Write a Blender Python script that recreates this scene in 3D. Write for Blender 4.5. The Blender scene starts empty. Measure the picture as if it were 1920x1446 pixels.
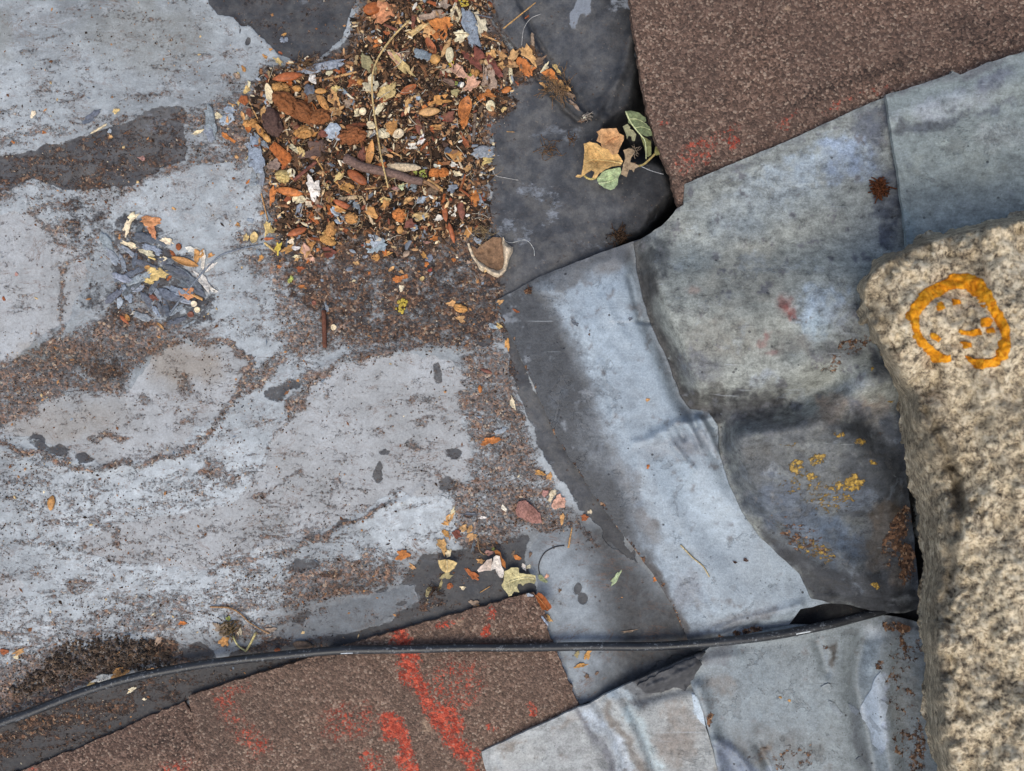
import bpy, math, random
import numpy as np
from mathutils import Vector
from mathutils.geometry import delaunay_2d_cdt

# ---------------------------------------------------------------- camera, sky, sun, exposure
scene = bpy.context.scene
COL = scene.collection
S = 0.0005            # metres per photo pixel on the roof plane
H = 0.85              # camera height above the roof plane
CX, CY = 960.0, 723.0
cam_d = bpy.data.cameras.new("camera")
cam = bpy.data.objects.new("camera", cam_d)
COL.objects.link(cam)
cam.location = (0, 0, H)
cam.rotation_euler = (0, 0, 0)
cam_d.sensor_width = 36.0
cam_d.lens = 36.0 * H / (1920 * S)
cam_d.clip_start = 0.01
cam_d.clip_end = 100.0
cam_d.dof.use_dof = True
cam_d.dof.focus_distance = H
cam_d.dof.aperture_fstop = 7.0
scene.camera = cam

SUN_EL, SUN_AZ = math.radians(60), math.radians(192)     # azimuth clockwise from +Y (photo up)
world = bpy.data.worlds.new("World")
scene.world = world
world.use_nodes = True
wn = world.node_tree
wn.nodes.clear()
sky = wn.nodes.new('ShaderNodeTexSky')
sky.sky_type = 'NISHITA'
sky.sun_disc = False
sky.sun_elevation = SUN_EL
sky.sun_rotation = SUN_AZ
sky.air_density = 1.0
sky.dust_density = 3.5
sky.ozone_density = 0.6
bg = wn.nodes.new('ShaderNodeBackground')
bg.inputs['Strength'].default_value = 0.15
wo = wn.nodes.new('ShaderNodeOutputWorld')
wn.links.new(sky.outputs[0], bg.inputs[0])
wn.links.new(bg.outputs[0], wo.inputs[0])
sun_d = bpy.data.lights.new("sun", 'SUN')
sun_d.energy = 1.0
sun_d.angle = math.radians(40)
sun_d.color = (0.97, 1.0, 0.90)
sun = bpy.data.objects.new("sun", sun_d)
COL.objects.link(sun)
sd = Vector((math.sin(SUN_AZ) * math.cos(SUN_EL), math.cos(SUN_AZ) * math.cos(SUN_EL), math.sin(SUN_EL)))
sun.rotation_euler = sd.to_track_quat('Z', 'Y').to_euler()
vs = scene.view_settings
vs.view_transform = 'Standard'
vs.look = 'None'
vs.gamma = 1.0
vs.use_curve_mapping = False
vs.exposure = 0.27
scene.render.engine = 'CYCLES'
scene.render.resolution_x, scene.render.resolution_y = 1024, 771

# ---------------------------------------------------------------- numeric helpers
rnd = random.Random(7)

def lin(c):
    """sRGB 0..255 triple -> linear"""
    c = np.asarray(c, float) / 255.0
    return np.where(c <= 0.04045, c / 12.92, ((c + 0.055) / 1.055) ** 2.4)

def _hash(ix, iy, seed):
    h = (ix.astype(np.int64) * 374761393 + iy.astype(np.int64) * 668265263 + seed * 1442695041) & 0xFFFFFFFF
    h = ((h ^ (h >> 13)) * 1274126177) & 0xFFFFFFFF
    h = (h ^ (h >> 16)) & 0xFFFFFFFF
    return h / 4294967295.0

def vnoise(x, y, seed=0):
    xi, yi = np.floor(x), np.floor(y)
    fx, fy = x - xi, y - yi
    fx = fx * fx * fx * (fx * (fx * 6 - 15) + 10)
    fy = fy * fy * fy * (fy * (fy * 6 - 15) + 10)
    a = _hash(xi, yi, seed); b = _hash(xi + 1, yi, seed)
    c = _hash(xi, yi + 1, seed); d = _hash(xi + 1, yi + 1, seed)
    return (a * (1 - fx) + b * fx) * (1 - fy) + (c * (1 - fx) + d * fx) * fy

def fbm(x, y, f, seed=0, octv=5, rough=0.5):
    """fractal noise of feature size f px, about -0.5..0.5"""
    x = np.asarray(x, float); y = np.asarray(y, float)
    s = 0; amp = 1.0; tot = 0; fr = 1.0 / f
    for o in range(octv):
        s = s + amp * (vnoise(x * fr + 17.3 * o, y * fr - 9.1 * o, seed + o * 13) - 0.5)
        tot += amp; amp *= rough; fr *= 2.03
    return s / tot * 1.6

def sstep(a, b, v):
    t = np.clip((v - a) / (b - a), 0, 1)
    return t * t * (3 - 2 * t)

def seg_dist(x, y, pts, closed=False):
    """distance to a polyline, and the sign for a closed polygon (positive inside)"""
    x = np.asarray(x, float); y = np.asarray(y, float)
    d = np.full(x.shape, 1e9); ins = np.zeros(x.shape, bool)
    n = len(pts)
    for i in range(n if closed else n - 1):
        ax, ay = pts[i]; bx, by = pts[(i + 1) % n]
        ex, ey = bx - ax, by - ay
        L2 = ex * ex + ey * ey + 1e-9
        t = np.clip(((x - ax) * ex + (y - ay) * ey) / L2, 0, 1)
        d = np.minimum(d, np.hypot(x - ax - t * ex, y - ay - t * ey))
        if closed:
            cond = (ay > y) != (by > y)
            xx = ax + (y - ay) * ex / (ey if abs(ey) > 1e-9 else 1e-9)
            ins ^= cond & (x < xx)
    if closed:
        return np.where(ins, d, -d)
    return d

def poly_sdf(x, y, pts):
    return seg_dist(x, y, pts, True)

def smooth_pts(pts, closed=True, it=2):
    """Chaikin corner cutting"""
    pts = [tuple(p) for p in pts]
    for _ in range(it):
        q = []
        n = len(pts)
        if not closed: q.append(pts[0])
        for i in range(n if closed else n - 1):
            a, b = pts[i], pts[(i + 1) % n]
            q.append((a[0] * .75 + b[0] * .25, a[1] * .75 + b[1] * .25))
            q.append((a[0] * .25 + b[0] * .75, a[1] * .25 + b[1] * .75))
        if not closed: q.append(pts[-1])
        pts = q
    return pts

def world_xyz(px, py, z):
    """photo pixel seen at height z -> world position"""
    px = np.asarray(px, float); py = np.asarray(py, float); z = np.asarray(z, float)
    k = S * (H - z) / H
    return np.stack([(px - CX) * k, (CY - py) * k, z + 0 * px], -1)

def P(px, py, z=0.0):
    return Vector([float(v) for v in world_xyz(px, py, z)])

# ---------------------------------------------------------------- object helpers
def tag(o, label=None, cat=None, group=None, kind=None):
    if label: o["label"] = label
    if cat: o["category"] = cat
    if group: o["group"] = group
    if kind: o["kind"] = kind
    return o

def link(o, parent=None):
    COL.objects.link(o)
    if parent is not None:
        o.parent = parent
    return o

def empty(name, loc=(0, 0, 0)):
    o = bpy.data.objects.new(name, None)
    o.empty_display_size = 0.01
    o.location = loc
    return link(o)

def mesh_np(name, verts, faces, smooth=True):
    """verts Nx3, faces: Mx3 / Mx4 int array (or list of arrays)"""
    if isinstance(faces, np.ndarray): faces = [faces]
    me = bpy.data.meshes.new(name)
    verts = np.ascontiguousarray(verts, dtype=np.float32)
    me.vertices.add(len(verts))
    me.vertices.foreach_set('co', verts.ravel())
    loops = np.concatenate([f.ravel() for f in faces]).astype(np.int32)
    tot = np.concatenate([np.full(len(f), f.shape[1], np.int32) for f in faces])
    st = np.concatenate([[0], np.cumsum(tot)[:-1]]).astype(np.int32)
    me.loops.add(len(loops))
    me.loops.foreach_set('vertex_index', loops)
    me.polygons.add(len(tot))
    me.polygons.foreach_set('loop_start', st)
    me.polygons.foreach_set('loop_total', tot)
    me.polygons.foreach_set('use_smooth', np.full(len(tot), bool(smooth)))
    me.update(calc_edges=True)
    return me

def attr_f(me, name, vals):
    a = me.attributes.new(name, 'FLOAT', 'POINT')
    a.data.foreach_set('value', np.ascontiguousarray(vals, dtype=np.float32))

def attr_c(me, name, rgb):
    a = me.attributes.new(name, 'FLOAT_COLOR', 'POINT')
    c = np.ones((len(rgb), 4), np.float32); c[:, :3] = rgb
    a.data.foreach_set('color', c.ravel())

def resample(pts, step, closed=True):
    out = []
    n = len(pts)
    for i in range(n if closed else n - 1):
        a = np.array(pts[i], float); b = np.array(pts[(i + 1) % n], float)
        k = max(1, int(round(np.hypot(*(b - a)) / step)))
        for j in range(k):
            out.append(tuple(a + (b - a) * j / k))
    if not closed: out.append(tuple(pts[-1]))
    return out

def cdt_fill(outline, step, jitter=0.25, holes=()):
    """outline polygon (px) -> (pts Nx2, tris Mx3, ordered boundary edges)"""
    ol = resample(outline, step)
    n = len(ol)
    pts = [Vector(p) for p in ol]
    edges = [(i, (i + 1) % n) for i in range(n)]
    arr = np.array(ol)
    x0, y0 = arr.min(0); x1, y1 = arr.max(0)
    gx, gy = np.meshgrid(np.arange(x0, x1, step), np.arange(y0, y1, step * 0.87))
    gx = gx + (np.arange(gx.shape[0])[:, None] % 2) * step * 0.5
    rs = np.random.RandomState(len(ol))
    gx = gx + rs.uniform(-jitter, jitter, gx.shape) * step
    gy = gy + rs.uniform(-jitter, jitter, gy.shape) * step
    gx, gy = gx.ravel(), gy.ravel()
    m = poly_sdf(gx, gy, ol) > step * 0.55
    pts += [Vector((a, b)) for a, b in zip(gx[m], gy[m])]
    res = delaunay_2d_cdt(pts, edges, [], 1, 1e-4, False)
    v = np.array([tuple(p) for p in res[0]])
    f = [t for t in res[2] if len(t) == 3]
    tri = np.array(f, np.int64)
    cen = v[tri].mean(1)
    tri = tri[poly_sdf(cen[:, 0], cen[:, 1], ol) > 0]
    # orientation: photo y points down, so flip to face up in the world
    a, b, c = v[tri[:, 0]], v[tri[:, 1]], v[tri[:, 2]]
    cr = (b[:, 0] - a[:, 0]) * (c[:, 1] - a[:, 1]) - (b[:, 1] - a[:, 1]) * (c[:, 0] - a[:, 0])
    tri[cr > 0] = tri[cr > 0][:, ::-1]
    e = np.concatenate([tri[:, [0, 1]], tri[:, [1, 2]], tri[:, [2, 0]]])
    key = np.sort(e, 1)
    key = key[:, 0] * (len(v) + 1) + key[:, 1]
    u, inv, cnt = np.unique(key, return_inverse=True, return_counts=True)
    bd = e[cnt[inv] == 1]
    return v, tri, bd

def slab_mesh(name, outline, step, zfun, thick, floor=None, tuck=0.0):
    """A sheet with its own outline, relief and thickness. zfun(px,py)->z.
    floor: world z the edge goes down to (else top minus thick)."""
    v, tri, bd = cdt_fill(outline, step)
    z = zfun(v[:, 0], v[:, 1])
    top = world_xyz(v[:, 0], v[:, 1], z)
    n = len(top)
    # skirt with its own vertices so that the edge stays crisp
    ids = np.unique(bd)
    mp = {int(i): k for k, i in enumerate(ids)}
    s0 = top[ids]
    s1 = s0.copy()
    if floor is None:
        s1[:, 2] -= thick
    else:
        s1[:, 2] = floor
        s1[:, 0] += tuck
    k = len(ids)
    verts = np.concatenate([top, s0, s1])
    q = np.array([[n + mp[int(b)], n + mp[int(a)], n + k + mp[int(a)], n + k + mp[int(b)]] for a, b in bd], np.int64)
    me = mesh_np(name, verts, [tri, q])
    pxy = np.concatenate([v, v[ids], v[ids]])
    return me, pxy

# ---------------------------------------------------------------- node helpers
class NT:
    def __init__(self, name):
        self.m = bpy.data.materials.new(name)
        self.m.use_nodes = True
        self.t = self.m.node_tree
        self.t.nodes.clear()
        self.out = self.t.nodes.new('ShaderNodeOutputMaterial')
        self.b = self.t.nodes.new('ShaderNodeBsdfPrincipled')
        self.t.links.new(self.b.outputs[0], self.out.inputs[0])
        tc = self.t.nodes.new('ShaderNodeTexCoord')
        self.obj = tc.outputs['Object']
    def N(self, typ, **kw):
        n = self.t.nodes.new(typ)
        for k, v in kw.items(): setattr(n, k, v)
        return n
    def put(self, sock, v):
        if isinstance(v, bpy.types.NodeSocket):
            self.t.links.new(v, sock)
        elif v is not None:
            if hasattr(v, '__len__') and len(v) == 3 and sock.type == 'RGBA':
                v = (float(v[0]), float(v[1]), float(v[2]), 1.0)
            sock.default_value = v
    def math(self, op, a, b=None, c=None, clamp=False):
        n = self.N('ShaderNodeMath', operation=op, use_clamp=clamp)
        self.put(n.inputs[0], a)
        if b is not None: self.put(n.inputs[1], b)
        if c is not None: self.put(n.inputs[2], c)
        return n.outputs[0]
    def noise(self, px, detail=4, rough=0.55, vec=None, dist=0.0, stretch=None):
        n = self.N('ShaderNodeTexNoise')
        v = vec or self.obj
        if stretch:
            mp = self.N('ShaderNodeMapping')
            self.put(mp.inputs['Vector'], v)
            mp.inputs['Rotation'].default_value = (0, 0, stretch[1])
            mp.inputs['Scale'].default_value = (stretch[0], 1, 1)
            v = mp.outputs[0]
        self.put(n.inputs['Vector'], v)
        n.inputs['Scale'].default_value = 1.0 / (px * S)
        n.inputs['Detail'].default_value = detail
        n.inputs['Roughness'].default_value = rough
        n.inputs['Distortion'].default_value = dist
        return n.outputs['Fac']
    def voro(self, px, feature='F1', vec=None):
        n = self.N('ShaderNodeTexVoronoi', feature=feature)
        self.put(n.inputs['Vector'], vec or self.obj)
        n.inputs['Scale'].default_value = 1.0 / (px * S)
        return n
    def ramp(self, fac, stops, interp='LINEAR'):
        n = self.N('ShaderNodeValToRGB')
        cr = n.color_ramp
        cr.interpolation = interp
        while len(cr.elements) < len(stops): cr.elements.new(0.5)
        for e, (p, c) in zip(cr.elements, stops):
            e.position = p
            e.color = (float(c[0]), float(c[1]), float(c[2]), 1)
        self.put(n.inputs[0], fac)
        return n.outputs[0]
    def mix(self, fac, a, b, blend='MIX'):
        n = self.N('ShaderNodeMix', data_type='RGBA', blend_type=blend)
        self.put(n.inputs[0], fac)
        self.put(n.inputs[6], a); self.put(n.inputs[7], b)
        return n.outputs[2]
    def mrange(self, v, a, b, c=0.0, d=1.0, smooth=False):
        n = self.N('ShaderNodeMapRange', interpolation_type='SMOOTHSTEP' if smooth else 'LINEAR')
        self.put(n.inputs[0], v)
        for i, k in enumerate((a, b, c, d)): self.put(n.inputs[i + 1], k)
        return n.outputs[0]
    def attr(self, name):
        n = self.N('ShaderNodeAttribute', attribute_name=name)
        return n
    def bump(self, h, dist, strength=1.0, normal=None):
        n = self.N('ShaderNodeBump')
        n.inputs['Strength'].default_value = strength
        n.inputs['Distance'].default_value = dist
        self.put(n.inputs['Height'], h)
        if normal: self.put(n.inputs['Normal'], normal)
        return n.outputs[0]
    def cover(self, cov, noise, w=0.06, gain=2.6):
        """coverage 0..1 broken up by a noise -> crisp mask"""
        nn = self.math('MULTIPLY_ADD', self.math('SUBTRACT', noise, 0.5), gain, 0.5)   # 0..1 roughly
        d = self.math('SUBTRACT', cov, nn)
        return self.mrange(d, -w, w, smooth=True)
    def set(self, **kw):
        names = dict(color='Base Color', rough='Roughness', normal='Normal', spec='Specular IOR Level', metal='Metallic', sheen='Sheen Weight', coat='Coat Weight', coatr='Coat Roughness')
        for k, v in kw.items(): self.put(self.b.inputs[names[k]], v)
        return self.m

# ================================================================ THE ROOF SHEET (structure)
PILE = [(500,118),(560,112),(640,98),(655,50),(672,-60),(905,-60),(930,45),(962,92),(1000,100),(1030,140),(990,150),(962,165),(958,205),(925,225),(912,330),(925,395),(918,440),(880,470),(800,480),(700,470),(600,475),(520,470),(490,420),(500,350),(470,300),(462,250),(455,200),(470,150)]
HOLE = [(1196,60),(1192,170),(1185,205),(1150,222),(1130,250),(1165,300),(1190,300),(1235,296),(1262,345),(1262,372),(1222,410),(1214,440),(1150,462),(1225,520),(1420,330),(1260,60)]
DARK1 = [(386,-40),(392,6),(410,26),(438,32),(452,48),(470,50),(490,72),(512,92),(532,106),(560,118),(585,118),(612,100),(640,70),(668,0),(668,-40)]
DARK3 = [(905,-60),(930,50),(968,92),(962,170),(925,215),(918,320),(922,440),(935,470),(925,560),(1000,545),(1250,470),(1420,380),(1320,-60)]
FLAP = [(905,-60),(948,-60),(985,40),(1012,95),(1050,150),(1100,215),(1085,222),(1060,200),(1000,130),(965,92),(935,50)]
SOILMOUND = [(105,1215),(170,1195),(235,1190),(300,1205),(335,1235),(325,1250),(250,1258),(180,1262),(90,1290),(30,1310),(20,1290),(60,1262)]

def base_z(px, py):
    px = np.asarray(px, float); py = np.asarray(py, float)
    wx = px + 10 * fbm(px, py, 40, 5); wy = py + 10 * fbm(px, py, 40, 6)
    z = 0.0016 * fbm(px, py, 260, 1, 4) + 0.0005 * fbm(px, py, 40, 2, 3)
    # litter heap
    d = poly_sdf(wx, wy, PILE)
    m = sstep(-15, 90, d)
    z = z + m * (0.006 + 0.006 * fbm(px, py, 34, 3, 4) + 0.003 * fbm(px, py, 9, 4, 2))
    # soil lump by the cable
    d = poly_sdf(wx, wy, SOILMOUND)
    m = sstep(-10, 34, d)
    z = z + m * (0.0035 + 0.004 * fbm(px, py, 26, 8, 4) + 0.002 * fbm(px, py * 2.2, 12, 9, 3))
    # dark membrane exposed where the upper coat has broken away
    z = z - 0.0014 * sstep(-2.5, 2.5, poly_sdf(px + 6 * fbm(px, py, 18, 31), py + 6 * fbm(px, py, 18, 32), DARK1))
    # lapped diagonal strip
    d = poly_sdf(px + 5 * fbm(px, py, 22, 33), py + 5 * fbm(px, py, 22, 34), FLAP)
    z = z + 0.0045 * sstep(-2, 4, d) - 0.003 * sstep(8, 0, np.abs(d + 5))
    # membrane right of the heap: puckers, and the drop beside the red felt
    m3 = sstep(0, 60, poly_sdf(px, py, DARK3))
    z = z + m3 * (0.004 * fbm(px, py, 120, 41, 3) - 0.0008)
    for pts, a, w in (([(1182,70),(1170,135),(1130,190),(1115,215)], 0.005, 9), ([(1060,190),(1120,215),(1185,250)], 0.004, 10), ([(1160,150),(1145,205)], 0.003, 6), ([(1255,380),(1215,430)], 0.003, 5)):
        z = z + a * np.exp(-(seg_dist(px, py, smooth_pts(pts, False)) / w) ** 2)
    d = poly_sdf(wx, wy, smooth_pts(HOLE, True, 2))
    z = z - 0.055 * sstep(-12, 34, d)
    # the sheet runs under the lead and the felt: keep it low there
    z = z - 0.006 * sstep(1300, 1420, px)
    z = z - 0.006 * sstep(1446, 1560, py) 
    # buckles of the old coat
    for pts, a, w in (([(470,680),(432,765),(398,795),(345,850),(262,875),(160,880),(80,855),(0,835)], 0.0011, 9),
                      ([(480,1030),(600,1010),(680,975),(790,918)], 0.0012, 7),
                      ([(545,775),(580,705),(650,672),(760,655),(900,650)], 0.0010, 8),
                      ([(0,842),(60,868),(120,880)], 0.0015, 6),
                      ([(110,620),(150,585),(130,520),(165,480)], 0.0009, 7),
                      ([(500,880),(495,840),(540,790)], 0.0008, 6),
                      ([(1240,1085),(1290,1165),(1330,1205)], 0.0012, 5)):
        z = z + a * np.exp(-(seg_dist(wx, wy, pts) / w) ** 2)
    return z

def build_base():
    xs = np.unique(np.concatenate([np.arange(-60, 1342, 3.0), np.arange(1342, 2400, 30.0), np.arange(-600, -60, 30.0), [-1500, -1000, 2700, 3300]]))
    ys = np.unique(np.concatenate([np.arange(-60, 1480, 3.0), np.arange(1480, 2000, 30.0), np.arange(-600, -60, 30.0), [-1200, 2500]]))
    gx, gy = np.meshgrid(xs, ys)
    nx, ny = len(xs), len(ys)
    px, py = gx.ravel(), gy.ravel()
    z = base_z(px, py)
    verts = world_xyz(px, py, z)
    idx = np.arange(nx * ny).reshape(ny, nx)
    q = np.stack([idx[:-1, :-1], idx[1:, :-1], idx[1:, 1:], idx[:-1, 1:]], -1).reshape(-1, 4)
    me = mesh_np("roof_sheet", verts, q)
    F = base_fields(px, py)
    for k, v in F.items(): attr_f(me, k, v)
    o = link(bpy.data.objects.new("roof_sheet", me))
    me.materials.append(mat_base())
    tag(o, kind="structure")
    return o

def comp(px, py, items, warp=14, seed=50, wf=45):
    """max-composite coverage shapes"""
    wx = px + warp * 2 * fbm(px, py, wf, seed, 5, .55); wy = py + warp * 2 * fbm(px, py, wf, seed + 3, 5, .55)
    out = np.zeros(px.shape)
    for it in items:
        if it[0] == 'p':
            _, pts, val, f = it
            out = np.maximum(out, val * sstep(-f, f, poly_sdf(wx, wy, pts)))
        elif it[0] == 'l':
            _, pts, w, val = it
            out = np.maximum(out, val * sstep(w, w * 0.15, seg_dist(wx, wy, pts)))
        elif it[0] == 'e':
            _, x, y, rx, ry, a, val = it
            c, s_ = math.cos(math.radians(a)), math.sin(math.radians(a))
            u = ((wx - x) * c - (wy - y) * s_) / rx; v = ((wx - x) * s_ + (wy - y) * c) / ry
            out = np.maximum(out, val * sstep(1.25, 0.5, np.hypot(u, v)))
    return out

BARE1 = [(10,792),(30,765),(77,752),(150,739),(247,729),(287,662),(333,639),(377,649),(433,645),(467,682),(460,722),(430,762),(397,792),(367,802),(347,832),(317,852),(260,869),(200,872),(160,855),(117,845),(50,819),(10,815)]
BARE2 = [(495,880),(520,800),(560,760),(580,700),(640,680),(740,665),(850,675),(880,720),(865,800),(890,870),(850,930),(740,925),(650,975),(550,1015),(420,1050),(380,1068),(300,1060),(150,1040),(160,1005),(250,980),(330,965),(430,945)]
BARE3 = [(-80,398),(60,400),(110,430),(160,480),(165,520),(130,600),(100,620),(60,640),(0,690),(-80,700)]
BLUE1 = [(985,1035),(1010,1000),(1080,988),(1120,1020),(1150,1070),(1190,1130),(1180,1200),(1175,1280),(1120,1315),(1090,1310),(1035,1210),(1012,1112)]

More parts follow.
